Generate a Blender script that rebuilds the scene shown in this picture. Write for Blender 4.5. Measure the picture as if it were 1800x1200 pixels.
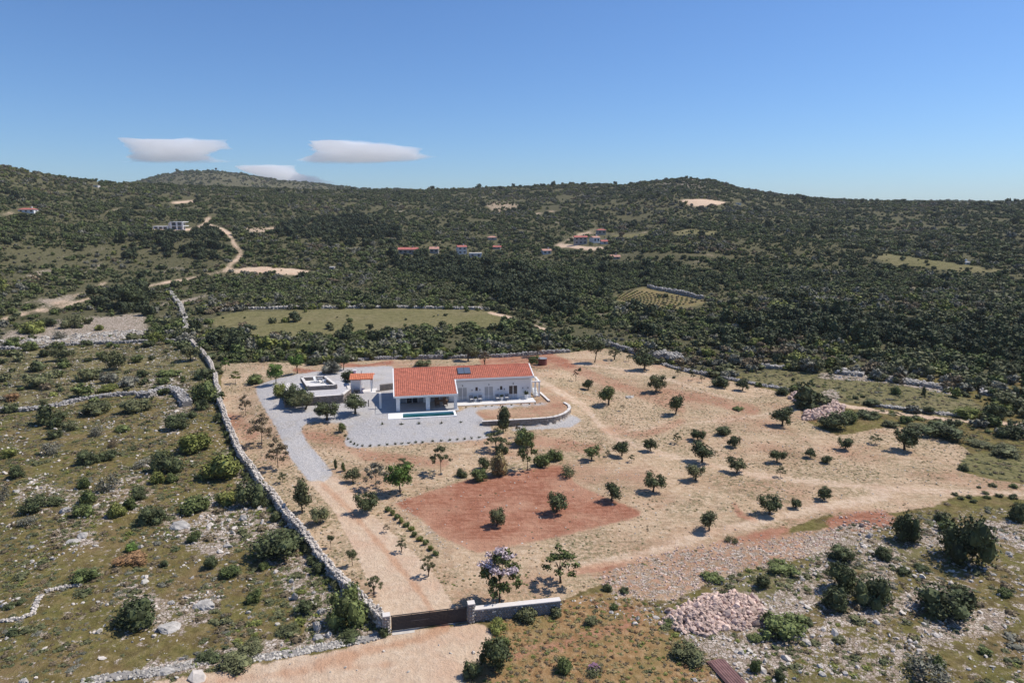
import bpy, math, random
import numpy as np
rng = np.random.default_rng(7)
random.seed(7)
scene = bpy.context.scene
for o in list(bpy.data.objects):
    bpy.data.objects.remove(o)
COL = scene.collection

# ------------------------------------------------------------------ camera, world, sun, exposure
CAM_H, FOC, HORIZON = 30.0, 1200.0, 375.0          # metres above the plot, focal length and horizon row in photo pixels
PITCH = math.atan((600 - HORIZON) / FOC)
CP, SP = math.cos(PITCH), math.sin(PITCH)
cam_d = bpy.data.cameras.new('camera')
cam_d.sensor_width = 36.0
cam_d.lens = 36.0 * FOC / 1800.0
cam_d.clip_start, cam_d.clip_end = 0.5, 30000.0
cam = bpy.data.objects.new('camera', cam_d)
cam.location = (0, 0, CAM_H)
cam.rotation_euler = (math.pi / 2 - PITCH, 0, 0)
COL.objects.link(cam)
scene.camera = cam

SUN_EL, SUN_AZ = math.radians(54), math.radians(20)   # azimuth measured from +X (the right) towards +Y (away)
sdir = (math.cos(SUN_EL) * math.cos(SUN_AZ), math.cos(SUN_EL) * math.sin(SUN_AZ), math.sin(SUN_EL))
w = bpy.data.worlds.new('World')
scene.world = w
w.use_nodes = True
wt = w.node_tree
sky = wt.nodes.new('ShaderNodeTexSky')
sky.sky_type = 'NISHITA'
sky.sun_disc = False
sky.sun_elevation = SUN_EL
sky.sun_rotation = math.pi / 2 - SUN_AZ
sky.altitude = 0
sky.air_density = 1.0
sky.dust_density = 0.3
sky.ozone_density = 6.0
tint = wt.nodes.new('ShaderNodeMix')                  # the deep blue of a very clear day
tint.data_type, tint.blend_type = 'RGBA', 'MULTIPLY'
tint.inputs[0].default_value = 1.0
tint.inputs[7].default_value = (.67, .83, 1.03, 1)
wt.links.new(sky.outputs[0], tint.inputs[6])
wt.links.new(tint.outputs[2], wt.nodes['Background'].inputs[0])
wt.nodes['Background'].inputs[1].default_value = 0.122
sl = bpy.data.lights.new('sun', 'SUN')
sl.energy = 5.0
sl.angle = math.radians(0.53)
sl.color = (1.0, 0.94, 0.85)
sun = bpy.data.objects.new('sun', sl)
from mathutils import Vector, Matrix
sun.rotation_euler = Vector(sdir).to_track_quat('Z', 'Y').to_euler()
sun.location = (60, 40, 120)
COL.objects.link(sun)
scene.view_settings.view_transform = 'Standard'
scene.view_settings.look = 'None'
scene.view_settings.exposure = 0.0
scene.view_settings.gamma = 1.0
scene.view_settings.use_curve_mapping = False
scene.cycles.volume_bounces = 13
scene.cycles.max_bounces = 14
scene.cycles.diffuse_bounces = 3
scene.cycles.transparent_max_bounces = 8

# ------------------------------------------------------------------ numbers: noise, projection, polygons
def vnoise(x, y, seed=0):
    x = np.asarray(x, float); y = np.asarray(y, float)
    xi = np.floor(x).astype(np.int64); yi = np.floor(y).astype(np.int64)
    fx = x - xi; fy = y - yi
    fx = fx * fx * (3 - 2 * fx); fy = fy * fy * (3 - 2 * fy)
    def h(a, b):
        n = (a * 374761393 + b * 668265263 + seed * 2147483647 // 7) & 0x7fffffff
        n = ((n ^ (n >> 13)) * 1274126177) & 0x7fffffff
        return ((n ^ (n >> 16)) & 0xffff) / 65535.0
    a = h(xi, yi); b = h(xi + 1, yi); c = h(xi, yi + 1); d = h(xi + 1, yi + 1)
    return (a * (1 - fx) + b * fx) * (1 - fy) + (c * (1 - fx) + d * fx) * fy
def fbm(x, y, seed=0, octv=4):
    s = 0; a = 0.5; t = 0
    for k in range(octv):
        s = s + a * vnoise(np.asarray(x) * 2 ** k, np.asarray(y) * 2 ** k, seed + k); t += a; a *= 0.5
    return s / t
def sstep(a, b, x):
    t = np.clip((x - a) / (b - a), 0, 1)
    return t * t * (3 - 2 * t)
def proj(x, y, z):
    z = z - CAM_H
    f = np.maximum(y * CP - z * SP, 1e-3)
    u = y * SP + z * CP
    return 900 + FOC * x / f, 600 - FOC * u / f, f
def plane(px, py, z=0.0):                       # where the sight line of a photo point meets the level z
    x = (px - 900) / FOC; y = -(py - 600) / FOC
    d = np.array([x, CP + y * SP, -SP + y * CP]); t = (z - CAM_H) / d[2]
    return np.array([d[0] * t, d[1] * t])
def inpoly(px, py, poly):
    px = np.asarray(px, float); py = np.asarray(py, float)
    r = np.zeros(px.shape, bool); n = len(poly)
    for i in range(n):
        x1, y1 = poly[i]; x2, y2 = poly[(i + 1) % n]
        if y1 == y2: continue
        c = ((y1 > py) != (y2 > py)) & (px < (x2 - x1) * (py - y1) / (y2 - y1) + x1)
        r ^= c
    return r
def dline(px, py, pts, closed=False):
    px = np.asarray(px, float); py = np.asarray(py, float)
    best = np.full(px.shape, 1e9)
    n = len(pts)
    for i in range(n if closed else n - 1):
        x1, y1 = pts[i]; x2, y2 = pts[(i + 1) % n]
        dx, dy = x2 - x1, y2 - y1
        t = np.clip(((px - x1) * dx + (py - y1) * dy) / (dx * dx + dy * dy + 1e-9), 0, 1)
        best = np.minimum(best, np.hypot(px - x1 - t * dx, py - y1 - t * dy))
    return best

# ------------------------------------------------------------------ terrain height
def slope_of(py):
    y = -(np.asarray(py, float) - 600) / FOC
    return (-SP + y * CP) / (CP + y * SP)
RX = [-900, 0, 100, 200, 250, 330, 430, 560, 660, 760, 860, 1000, 1100, 1150, 1200, 1250, 1300, 1350, 1450, 1600, 1800, 2700]
RY = [298, 306, 320, 329, 330, 332, 334, 336, 336, 335, 331, 325, 326, 320, 315, 320, 333, 343, 353, 359, 361, 362]
FX = [-900, 0, 180, 250, 290, 320, 380, 430, 500, 560, 640, 700, 740, 790, 2700]
FY = [364, 356, 342, 326, 316, 310, 306, 310, 322, 327, 334, 333, 336, 349, 367]
DX = [-900, 0, 300, 900, 1300, 1800, 2700]
DD = [620, 700, 780, 900, 900, 800, 750]
HX, HY = -18.283, 102.044                        # the house's own origin, turned by TH
TH, ZP = 0.175, 0.9
def pw(pts, z=0.0):
    return [tuple(plane(a, b, z)) for a, b in pts]
PLAT = pw([(548, 738), (600, 730), (640, 726), (683, 738), (804, 733), (832, 722), (950, 709), (975, 690), (950, 650), (700, 640), (600, 643), (540, 655), (492, 690), (492, 722)], ZP)
BEDP = pw([(822, 716), (950, 707), (991, 708), (1000, 714), (1000, 722), (982, 731), (960, 734.5), (903, 737.5), (850, 741), (815, 736)], 0.86)
def zt(x, y):
    x = np.asarray(x, float); y = np.asarray(y, float)
    d = np.hypot(x, y)
    yy = np.where(y > 1e-6, y, 1e-6)
    col = np.where(y > 0.05 * np.abs(x), 900 + FOC * x / (yy * CP), np.where(x > 0, 2700, -900))
    col = np.clip(col, -900, 2700)
    Dr = np.interp(col, DX, DD)
    zr = CAM_H + slope_of(np.interp(col, RX, RY)) * Dr
    t = np.clip((d - 185) / (Dr - 185), 0, 1)
    z = zr * t ** 1.42
    env = sstep(0.02, 0.3, t) * (1 - sstep(0.75, 1.0, t))
    z = z + env * ((fbm(x / 130, y / 130, 3, 3) - .5) * 17 + (fbm(x / 45, y / 45, 9, 3) - .5) * 5)
    zf = CAM_H + slope_of(np.interp(col, FX, FY)) * 1750
    k = sstep(Dr + 10, Dr + 240, d)
    back = zr - 30 + (np.maximum(zf, 20) - zr + 30) * sstep(1150, 1750, d) - 60 * sstep(1800, 2600, d)
    z = np.where(d > Dr, z * (1 - k) + back * k, z)
    z = z + sstep(900, 1300, d) * (fbm(x / 160, y / 160, 31, 4) - .5) * 14 * (1 - sstep(1650, 1750, d) * .6)
    near = 1 - sstep(160, 210, d)
    z = z + near * ((fbm(x / 22, y / 22, 5, 3) - .5) * .7 + (fbm(x / 3.0, y / 3.0, 6, 3) - .5) * .16)
    m = (d < 190) & (d > 70)
    if np.any(m):
        xs, ys = (x[m], y[m]) if x.ndim else (np.array([x]), np.array([y]))
        add = np.zeros(xs.shape)
        for poly, h, fall in ((PLAT, ZP, 8.5), (BEDP, .86, .35)):
            q = inpoly(xs, ys, poly); dd = dline(xs, ys, poly, True)
            add = np.maximum(add, np.where(q, h, h * (1 - sstep(0, fall, dd))))
        if x.ndim:
            zz = z[m]; f = np.clip(add / ZP, 0, 1); z[m] = zz * (1 - f) + add
        else:
            f = min(1, add[0] / ZP); z = z * (1 - f) + add[0]
    return z
TT = np.geomspace(15, 4200, 4200)
def at(px, py):                                  # the ground point seen at a photo point
    x = (px - 900) / FOC; y = -(py - 600) / FOC
    d = np.array([x, CP + y * SP, -SP + y * CP])
    X = d[0] * TT; Y = d[1] * TT; Z = CAM_H + d[2] * TT
    h = Z - zt(X, Y)
    i = np.argmax(h < 0)
    if h[i] >= 0: i = 3000
    if i > 0:
        f = h[i - 1] / (h[i - 1] - h[i] + 1e-9); t = TT[i - 1] + f * (TT[i] - TT[i - 1])
    else: t = TT[0]
    X, Y = d[0] * t, d[1] * t
    return Vector((X, Y, float(zt(np.array([X]), np.array([Y]))[0])))
def depth(p): return p[1] * CP - (p[2] - CAM_H) * SP

# ------------------------------------------------------------------ things, parts, tags
def tag(o, label=None, cat=None, group=None, kind=None):
    if label: o['label'] = label
    if cat: o['category'] = cat
    if group: o['group'] = group
    if kind: o['kind'] = kind
    return o
def empty(name, loc, rz=0.0, label=None, cat=None, group=None):
    o = bpy.data.objects.new(name, None); o.empty_display_size = .3
    o.location = loc; o.rotation_euler = (0, 0, rz); COL.objects.link(o)
    return tag(o, label, cat, group)
def mesh_np(name, V, F, mats=None, smooth=False, midx=None):
    """V (n,3); F a list of index arrays (faces of 3 and/or 4 corners)."""
    me = bpy.data.meshes.new(name)
    V = np.asarray(V, np.float32)
    Fs = [np.asarray(f, np.int32) for f in (F if isinstance(F, list) else [F]) if len(f)]
    loops = np.concatenate([f.ravel() for f in Fs]); tot = np.concatenate([np.full(len(f), f.shape[1], np.int32) for f in Fs])
    start = np.concatenate([[0], np.cumsum(tot)[:-1]]).astype(np.int32)
    me.vertices.add(len(V)); me.vertices.foreach_set('co', V.ravel())
    me.loops.add(len(loops)); me.loops.foreach_set('vertex_index', loops)
    me.polygons.add(len(tot)); me.polygons.foreach_set('loop_start', start)
    if midx is not None: me.polygons.foreach_set('material_index', np.asarray(midx, np.int32))
    me.polygons.foreach_set('use_smooth', np.full(len(tot), smooth))
    me.update(calc_edges=True)
    for m in (mats if isinstance(mats, (list, tuple)) else [mats]):
        if m: me.materials.append(m)
    return me
def obj(name, me, parent=None, loc=(0, 0, 0), rot=(0, 0, 0), sc=(1, 1, 1)):
    o = bpy.data.objects.new(name, me); COL.objects.link(o)
    o.location = loc; o.rotation_euler = rot; o.scale = sc
    if parent: o.parent = parent
    return o
class MB:
    def __init__(s): s.V = []; s.Q = []; s.T = []; s.n = 0
    def add(s, V, Q=(), T=()):
        V = np.asarray(V, float).reshape(-1, 3)
        s.V.append(V)
        if len(Q): s.Q.append(np.asarray(Q, int) + s.n)
        if len(T): s.T.append(np.asarray(T, int) + s.n)
        s.n += len(V); return s
    def box(s, x0, x1, y0, y1, z0, z1):
        V = [(x, y, z) for z in (z0, z1) for x, y in ((x0, y0), (x1, y0), (x1, y1), (x0, y1))]
        return s.add(V, [(3, 2, 1, 0), (4, 5, 6, 7), (0, 1, 5, 4), (1, 2, 6, 5), (2, 3, 7, 6), (3, 0, 4, 7)])
    def hexa(s, V):
        return s.add(V, [(3, 2, 1, 0), (4, 5, 6, 7), (0, 1, 5, 4), (1, 2, 6, 5), (2, 3, 7, 6), (3, 0, 4, 7)])
    def tube(s, P, R, k=6):
        P = np.asarray(P, float); n = len(P); V = []
        for i in range(n):
            d = P[min(i + 1, n - 1)] - P[max(i - 1, 0)]; d = d / (np.linalg.norm(d) + 1e-9)
            a = np.cross(d, (0.31, 0.9, 0.12)); a /= np.linalg.norm(a) + 1e-9; b = np.cross(d, a)
            for j in range(k):
                t = 2 * math.pi * j / k
                V.append(P[i] + R[i] * (a * math.cos(t) + b * math.sin(t)))
        Q = [(i * k + j, i * k + (j + 1) % k, (i + 1) * k + (j + 1) % k, (i + 1) * k + j) for i in range(n - 1) for j in range(k)]
        m = len(V); V.append(P[-1]); V.append(P[0])
        T = [((n - 1) * k + j, (n - 1) * k + (j + 1) % k, m) for j in range(k)] + [((j + 1) % k, j, m + 1) for j in range(k)]
        return s.add(V, Q, T)
    def mesh(s, name, mat, smooth=False):
        V = np.concatenate(s.V); F = []
        if s.Q: F.append(np.concatenate(s.Q))
        if s.T: F.append(np.concatenate(s.T))
        return mesh_np(name, V, F, mat, smooth)
    def build(s, name, mat, parent=None, smooth=False, **k):
        return obj(name, s.mesh(name, mat, smooth), parent, **k)

# ------------------------------------------------------------------ materials
class NT:
    def __init__(s, name):
        s.m = bpy.data.materials.new(name); s.m.use_nodes = True; s.t = s.m.node_tree
        s.b = s.t.nodes['Principled BSDF']; s.b.inputs['Roughness'].default_value = .85
        s.b.inputs['Specular IOR Level'].default_value = .2
    def n(s, typ, **k):
        nd = s.t.nodes.new('ShaderNode' + typ)
        for a, v in k.items(): setattr(nd, a, v)
        return nd
    def l(s, a, b): s.t.links.new(a, b)
    def noise(s, vec, scale, detail=4, rough=.6):
        nd = s.n('TexNoise'); nd.inputs['Scale'].default_value = scale; nd.inputs['Detail'].default_value = detail; nd.inputs['Roughness'].default_value = rough
        s.l(vec, nd.inputs['Vector']); return nd.outputs['Fac']
    def ramp(s, fac, stops):
        nd = s.n('ValToRGB'); cr = nd.color_ramp
        while len(cr.elements) < len(stops): cr.elements.new(.5)
        for e, (p, c) in zip(cr.elements, stops): e.position = p; e.color = (*c, 1)
        s.l(fac, nd.inputs[0]); return nd.outputs[0]
    def mix(s, fac, a, b, mode='MIX'):
        nd = s.n('Mix', data_type='RGBA', blend_type=mode)
        for sock, v in ((nd.inputs[0], fac), (nd.inputs[6], a), (nd.inputs[7], b)):
            if isinstance(v, bpy.types.NodeSocket): s.l(v, sock)
            elif isinstance(v, (int, float)): sock.default_value = v
            else: sock.default_value = (*v, 1)
        return nd.outputs[2]
    def math(s, op, a, b=0.0, c=0.0):
        nd = s.n('Math', operation=op)
        for sock, v in zip(nd.inputs, (a, b, c)):
            if isinstance(v, bpy.types.NodeSocket): s.l(v, sock)
            else: sock.default_value = v
        return nd.outputs[0]
    def edge(s, mask, noise, amt=.7, soft=.13):          # a mask with a ragged edge
        v = s.math('MULTIPLY_ADD', noise, amt, mask)
        mr = s.n('MapRange', interpolation_type='SMOOTHSTEP')
        mr.inputs['From Min'].default_value = .5 + amt / 2 - soft; mr.inputs['From Max'].default_value = .5 + amt / 2 + soft
        s.l(v, mr.inputs['Value']); return mr.outputs[0]
    def bump(s, h, strength=.4, dist=.1):
        nd = s.n('Bump'); nd.inputs['Strength'].default_value = strength; nd.inputs['Distance'].default_value = dist
        s.l(h, nd.inputs['Height']); s.l(nd.outputs[0], s.b.inputs['Normal'])
    def pos(s): return s.n('NewGeometry').outputs['Position']
    def objc(s): return s.n('TexCoord').outputs['Object']
def plain(name, c, rough=.8, var=.25, scale=3.0, island=0.0, bump=.0, metal=0.0, rnd=0.0, spec=.25):
    """one colour with mottling, with piece to piece (island) and object to object (rnd) variation"""
    t = NT(name); p = t.objc()
    nz = t.noise(p, scale, 5)
    lo = tuple(v * (1 - var) for v in c); hi = tuple(min(1, v * (1 + var)) for v in c)
    colr = t.ramp(nz, [(.3, lo), (.7, hi)])
    if island:
        g = t.n('NewGeometry').outputs['Random Per Island']
        k = t.math('MULTIPLY_ADD', g, 2 * island, 1 - island)
        colr = t.mix(1.0, colr, t.n('CombineColor').outputs[0], 'MULTIPLY') if False else t.mix(1.0, colr, k, 'MULTIPLY')
    if rnd:
        g = t.n('ObjectInfo').outputs['Random']
        k = t.math('MULTIPLY_ADD', g, 2 * rnd, 1 - rnd)
        colr = t.mix(1.0, colr, k, 'MULTIPLY')
    t.l(colr, t.b.inputs['Base Color'])
    t.b.inputs['Roughness'].default_value = rough; t.b.inputs['Metallic'].default_value = metal
    t.b.inputs['Specular IOR Level'].default_value = spec
    if bump: t.bump(t.noise(p, scale * 4, 4), bump, .05)
    return t.m
def leafmat(name, c, c2=None, var=.6):
    t = NT(name)
    c2 = c2 or tuple(v * 1.5 for v in c)
    oi = t.n('ObjectInfo').outputs['Random']
    g = t.n('NewGeometry').outputs['Random Per Island']
    nz = t.noise(t.pos(), .9, 3)
    colr = t.mix(oi, c, c2)
    k = t.math('MULTIPLY_ADD', g, 2 * var, 1 - var)
    colr = t.mix(1.0, colr, k, 'MULTIPLY')
    k2 = t.math('MULTIPLY_ADD', nz, 1.0, .5)
    colr = t.mix(1.0, colr, k2, 'MULTIPLY')
    t.l(colr, t.b.inputs['Base Color'])
    t.b.inputs['Roughness'].default_value = .7; t.b.inputs['Specular IOR Level'].default_value = .15
    return t.m
HUES = {   # base colours of the foliage
    'dark': ((.066, .080, .034), (.102, .116, .052)),
    'green': ((.092, .116, .038), (.138, .162, .056)),
    'olive': ((.108, .114, .052), (.148, .150, .072)),
    'grey': ((.150, .146, .108), (.205, .196, .150)),
    'yellow': ((.150, .165, .042), (.200, .210, .060)),
    'fresh': ((.095, .155, .032), (.130, .195, .048)),
    'brown': ((.165, .130, .080), (.210, .160, .098)),
    'rust': ((.240, .130, .062), (.280, .170, .085)),
    'ochre': ((.260, .195, .085), (.300, .235, .110)),
}
LEAF = {k: leafmat('leaves_' + k, *v) for k, v in HUES.items()}
M_PINE = leafmat('leaves_pine', (.050, .062, .030), (.070, .084, .040))
M_LILAC = leafmat('blossom_lilac', (.47, .38, .41), (.52, .43, .45), .3)
M_PINK = leafmat('blossom_pink', (.36, .19, .28), (.38, .22, .31), .35)
M_BARK = plain('bark', (.10, .075, .055), .95, .4, 8, bump=.4, rnd=.3)
M_WHITE = plain('white_render', (.76, .76, .75), .8, .04, 1.5)
M_TRIM = plain('white_trim', (.84, .83, .81), .7, .03, 2)
M_BAND = plain('band_grey', (.50, .51, .53), .85, .05, 2)
M_TILE = plain('clay_tiles', (.50, .165, .105), .8, .12, 1.2, island=.13)
M_TILE2 = plain('orange_tiles', (.62, .21, .11), .8, .10, 1.2, island=.10)
M_TILEOLD = plain('old_clay_tiles', (.40, .135, .11), .9, .25, .8, island=.12)
M_TILEPINK = plain('faded_clay_tiles', (.46, .25, .19), .9, .25, .8, island=.12)
M_STONE = plain('limestone', (.34, .32, .30), .95, .3, 2.5, island=.35, bump=.5)
M_STONEP = plain('pale_limestone', (.56, .50, .435), .95, .22, 2.5, island=.28, bump=.4)
M_STONEW = plain('weathered_limestone', (.43, .395, .345), .95, .3, 1.5, island=.3, bump=.5, rnd=.15)
M_PINKST = plain('pink_rubble', (.54, .40, .33), .95, .22, 1.2, island=.30, rnd=.30, bump=.4)
M_WALLST = plain('faced_stone', (.30, .245, .205), .95, .3, 3, island=.40, bump=.3)
M_MORTAR = plain('mortar', (.26, .24, .22), .95, .2, 5)
M_CAP = plain('white_coping', (.66, .61, .56), .85, .06, 3)
M_CONC = plain('concrete', (.52, .48, .43), .9, .15, 2)
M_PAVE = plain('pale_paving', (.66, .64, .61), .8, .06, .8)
M_PAVE2 = plain('shade_toned_paving', (.40, .39, .385), .8, .08, .8)  # pale paving made darker: the porch shade is put into its colour
M_GATE = plain('dark_steel', (.018, .018, .024), .55, .2, 4, spec=.4)
M_DARK = plain('dark_grey', (.05, .05, .055), .6, .2, 3)
M_GREY = plain('mid_grey', (.24, .245, .26), .7, .15, 3)
M_SHUT = plain('pale_shutter', (.55, .54, .53), .7, .05, 6)
M_WOOD = plain('brown_wood', (.14, .085, .055), .7, .3, 8)
M_TANK = plain('red_brown_metal', (.16, .055, .045), .6, .25, 2)
M_PSTONE = plain('village_stone', (.36, .33, .30), .9, .2, .6)
M_PLAST = plain('pale_plaster', (.62, .59, .56), .9, .1, .6)
M_YEL = plain('yellow_plastic', (.7, .6, .05), .5, .1, 3)
M_SHEET = plain('rusty_sheet', (.22, .12, .11), .65, .3, 2, rnd=.2)
def glassy(name, c, rough=.06):
    t = NT(name); t.b.inputs['Base Color'].default_value = (*c, 1); t.b.inputs['Roughness'].default_value = rough
    t.b.inputs['Specular IOR Level'].default_value = .6
    return t.m
M_GLASS = glassy('window_glass', (.03, .035, .045))
M_GLASSL = glassy('curtained_glass', (.26, .27, .29), .15)
M_SOLAR = glassy('collector_glass', (.10, .125, .17), .3)
def water():
    t = NT('pool_water')
    tr = t.n('BsdfTransparent'); tr.inputs[0].default_value = (.30, .66, .70, 1)
    gl = t.n('BsdfGlossy'); gl.inputs['Roughness'].default_value = .03
    fr = t.n('Fresnel'); fr.inputs[0].default_value = 1.33
    nz = t.noise(t.pos(), 5, 3); bp = t.n('Bump'); bp.inputs['Strength'].default_value = .15; bp.inputs['Distance'].default_value = .05
    t.l(nz, bp.inputs['Height']); t.l(bp.outputs[0], gl.inputs['Normal']); t.l(bp.outputs[0], fr.inputs['Normal'])
    mx = t.n('MixShader'); t.l(fr.outputs[0], mx.inputs[0]); t.l(tr.outputs[0], mx.inputs[1]); t.l(gl.outputs[0], mx.inputs[2])
    t.l(mx.outputs[0], t.t.nodes['Material Output'].inputs['Surface'])
    return t.m
M_WATER = water()
M_BASIN = plain('pool_tiles', (.20, .46, .50), .5, .08, 4)

def ground_material():
    t = NT('ground_cover')
    p = t.pos()
    def at_(nm):
        a = t.n('Attribute', attribute_name=nm); sp = t.n('SeparateColor'); t.l(a.outputs['Color'], sp.inputs[0])
        return sp.outputs[0], sp.outputs[1], sp.outputs[2], a.outputs['Alpha']
    gravel, sand, red, meadow = at_('mask_a')
    track, rock, dry, veg = at_('mask_b')
    nL = t.noise(p, .045, 4); nM = t.noise(p, .30, 5, .62); nS = t.noise(p, 1.6, 6, .68); nF = t.noise(p, 6.5, 4, .7)
    nG = t.noise(p, 22, 2, .6)
    # scrub floor: turf of thyme and sage, bare earth, limestone
    turf = t.ramp(nS, [(.30, (.075, .058, .022)), (.46, (.150, .118, .042)), (.60, (.225, .175, .075)), (.74, (.36, .29, .18))])
    turf2 = t.ramp(nS, [(.30, (.070, .072, .020)), (.50, (.150, .140, .042)), (.70, (.230, .195, .082))])
    scrub = t.mix(t.ramp(nM, [(.42, (0, 0, 0)), (.56, (1, 1, 1))]), turf, turf2)
    scrub = t.mix(t.ramp(t.noise(p, .75, 7, .72), [(.40, (.8, .8, .8)), (.50, (0, 0, 0))]), scrub, t.mix(nF, (.055, .048, .020), (.125, .095, .042)))
    scrub = t.mix(t.ramp(t.noise(p, .16, 6, .7), [(.52, (0, 0, 0)), (.66, (.7, .7, .7))]), scrub, t.mix(nS, (.16, .095, .045), (.30, .215, .125)))
    scrub = t.mix(t.ramp(nL, [(.35, (0, 0, 0)), (.75, (.55, .55, .55))]), scrub, (.185, .130, .055))
    # under the maquis: dark
    vegc = t.ramp(nS, [(.30, (.050, .050, .024)), (.55, (.110, .102, .052)), (.75, (.23, .195, .13))])
    colr = t.mix(t.edge(veg, nM, .5, .25), scrub, vegc)
    # limestone showing through
    nV = t.n('TexVoronoi', feature='DISTANCE_TO_EDGE'); nV.inputs['Scale'].default_value = 3.6; t.l(p, nV.inputs['Vector'])
    nW = t.n('TexVoronoi', feature='F1'); nW.inputs['Scale'].default_value = 3.6; t.l(p, nW.inputs['Vector'])
    cellv = t.n('SeparateColor'); t.l(nW.outputs['Color'], cellv.inputs[0])
    # meadow
    md = t.ramp(nS, [(.30, (.120, .112, .042)), (.55, (.20, .180, .080)), (.78, (.30, .25, .145))])
    md = t.mix(t.ramp(nL, [(.4, (0, 0, 0)), (.7, (.6, .6, .6))]), md, (.25, .20, .115))
    md = t.mix(t.ramp(t.noise(p, .55, 7, .75), [(.46, (0, 0, 0)), (.60, (.85, .85, .85))]), md, t.mix(nS, (.085, .084, .032), (.155, .138, .060)))
    colr = t.mix(t.edge(meadow, nM, .9, .25), colr, md)
    # dry grass
    dg = t.ramp(nS, [(.28, (.19, .105, .042)), (.48, (.31, .185, .085)), (.64, (.40, .265, .14)), (.8, (.50, .37, .24))])
    dg = t.mix(t.ramp(nM, [(.46, (0, 0, 0)), (.66, (.7, .7, .7))]), dg, (.20, .165, .062))
    colr = t.mix(t.edge(dry, nM, 1.0, .25), colr, dg)
    # pale sandy earth of the plot: clods, furrows, weeds
    mp = t.n('Mapping'); mp.inputs['Rotation'].default_value = (0, 0, .5); mp.inputs['Scale'].default_value = (.35, 2.2, 1); t.l(p, mp.inputs['Vector'])
    fur = t.noise(mp.outputs[0], .55, 5, .7)
    sd = t.ramp(nS, [(.24, (.30, .190, .110)), (.40, (.455, .315, .195)), (.58, (.575, .425, .285)), (.78, (.68, .54, .40))])
    sd = t.mix(t.ramp(t.noise(p, .075, 6, .65), [(.48, (0, 0, 0)), (.62, (.75, .75, .75))]), sd, t.mix(nF, (.29, .145, .085), (.50, .295, .19)))
    sd = t.mix(t.ramp(fur, [(.34, (.75, .75, .75)), (.46, (0, 0, 0))]), sd, (.29, .20, .125))
    sd = t.mix(t.math('MULTIPLY', t.ramp(t.noise(p, .10, 7, .7), [(.43, (0, 0, 0)), (.56, (1, 1, 1))]), t.ramp(t.noise(p, 2.4, 6, .75), [(.46, (0, 0, 0)), (.56, (.85, .85, .85))])), sd, (.185, .160, .078))
    sd = t.mix(t.ramp(t.noise(p, 4.2, 5, .8), [(.56, (0, 0, 0)), (.63, (.85, .85, .85))]), sd, (.24, .165, .095))
    sd = t.mix(t.ramp(nG, [(.60, (0, 0, 0)), (.72, (.7, .7, .7))]), sd, (.74, .67, .58))
    colr = t.mix(t.edge(sand, nS, .8), colr, sd)
    # red soil
    rd = t.ramp(nS, [(.25, (.22, .090, .054)), (.5, (.35, .155, .096)), (.75, (.46, .245, .165))])
    rd = t.mix(t.ramp(nF, [(.62, (0, 0, 0)), (.72, (.6, .6, .6))]), rd, (.50, .35, .26))
    mr_ = t.n('Mapping'); mr_.inputs['Rotation'].default_value = (0, 0, -.35); mr_.inputs['Scale'].default_value = (.5, 3.2, 1); t.l(p, mr_.inputs['Vector'])
    rd = t.mix(t.ramp(t.noise(mr_.outputs[0], .7, 4, .7), [(.36, (.8, .8, .8)), (.50, (0, 0, 0))]), rd, (.24, .095, .055))
    rd = t.mix(t.ramp(t.noise(p, .16, 5, .6), [(.45, (0, 0, 0)), (.65, (.6, .6, .6))]), rd, (.52, .32, .21))
    colr = t.mix(t.edge(red, nS, 1.2, .28), colr, rd)
    rk = t.ramp(cellv.outputs[0], [(.0, (.34, .255, .20)), (.5, (.51, .415, .345)), (1., (.70, .605, .53))])
    rk = t.mix(t.ramp(nV.outputs[0], [(.02, (1, 1, 1)), (.10, (0, 0, 0))]), rk, (.105, .085, .055))
    rk = t.mix(t.ramp(nF, [(.40, (.8, .8, .8)), (.52, (0, 0, 0))]), rk, (.19, .155, .095))
    colr = t.mix(t.edge(rock, t.noise(p, 1.3, 8, .78), 1.5, .04), colr, rk)
    # tracks and dirt roads
    tk = t.ramp(nS, [(.25, (.49, .35, .24)), (.55, (.60, .455, .325)), (.8, (.70, .56, .43))])
    tk = t.mix(t.ramp(nM, [(.45, (0, 0, 0)), (.65, (.55, .55, .55))]), tk, (.54, .345, .235))
    tk = t.mix(t.ramp(nF, [(.63, (0, 0, 0)), (.72, (.5, .5, .5))]), tk, (.70, .62, .53))
    tk = t.mix(t.math('MULTIPLY', t.edge(red, nM, .8, .3), .85), tk, t.mix(nS, (.40, .21, .12), (.60, .38, .25)))
    colr = t.mix(t.edge(track, nS, .9, .2), colr, tk)
    # grey crushed gravel
    gv = t.ramp(nF, [(.22, (.29, .28, .28)), (.5, (.45, .43, .425)), (.8, (.62, .60, .59))])
    gv = t.mix(t.ramp(nM, [(.35, (0, 0, 0)), (.7, (.35, .35, .35))]), gv, (.50, .455, .40))
    gv = t.mix(t.ramp(nG, [(.3, (.45, .45, .45)), (.5, (0, 0, 0))]), gv, (.16, .16, .17))
    gv = t.mix(t.ramp(t.noise(p, .35, 6, .7), [(.52, (0, 0, 0)), (.66, (.55, .55, .55))]), gv, (.40, .345, .28))
    gv = t.mix(t.math('MULTIPLY', track, .55), gv, t.mix(nS, (.50, .45, .39), (.62, .58, .53)))
    colr = t.mix(t.edge(gravel, nS, .9, .22), colr, gv)
    t.l(colr, t.b.inputs['Base Color'])
    t.b.inputs['Roughness'].default_value = .95; t.b.inputs['Specular IOR Level'].default_value = .08
    h = t.math('ADD', t.math('MULTIPLY', nS, 1.0), t.math('MULTIPLY', nF, .45))
    t.bump(h, .65, .4)
    return t.m
M_GROUND = ground_material()

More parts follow.
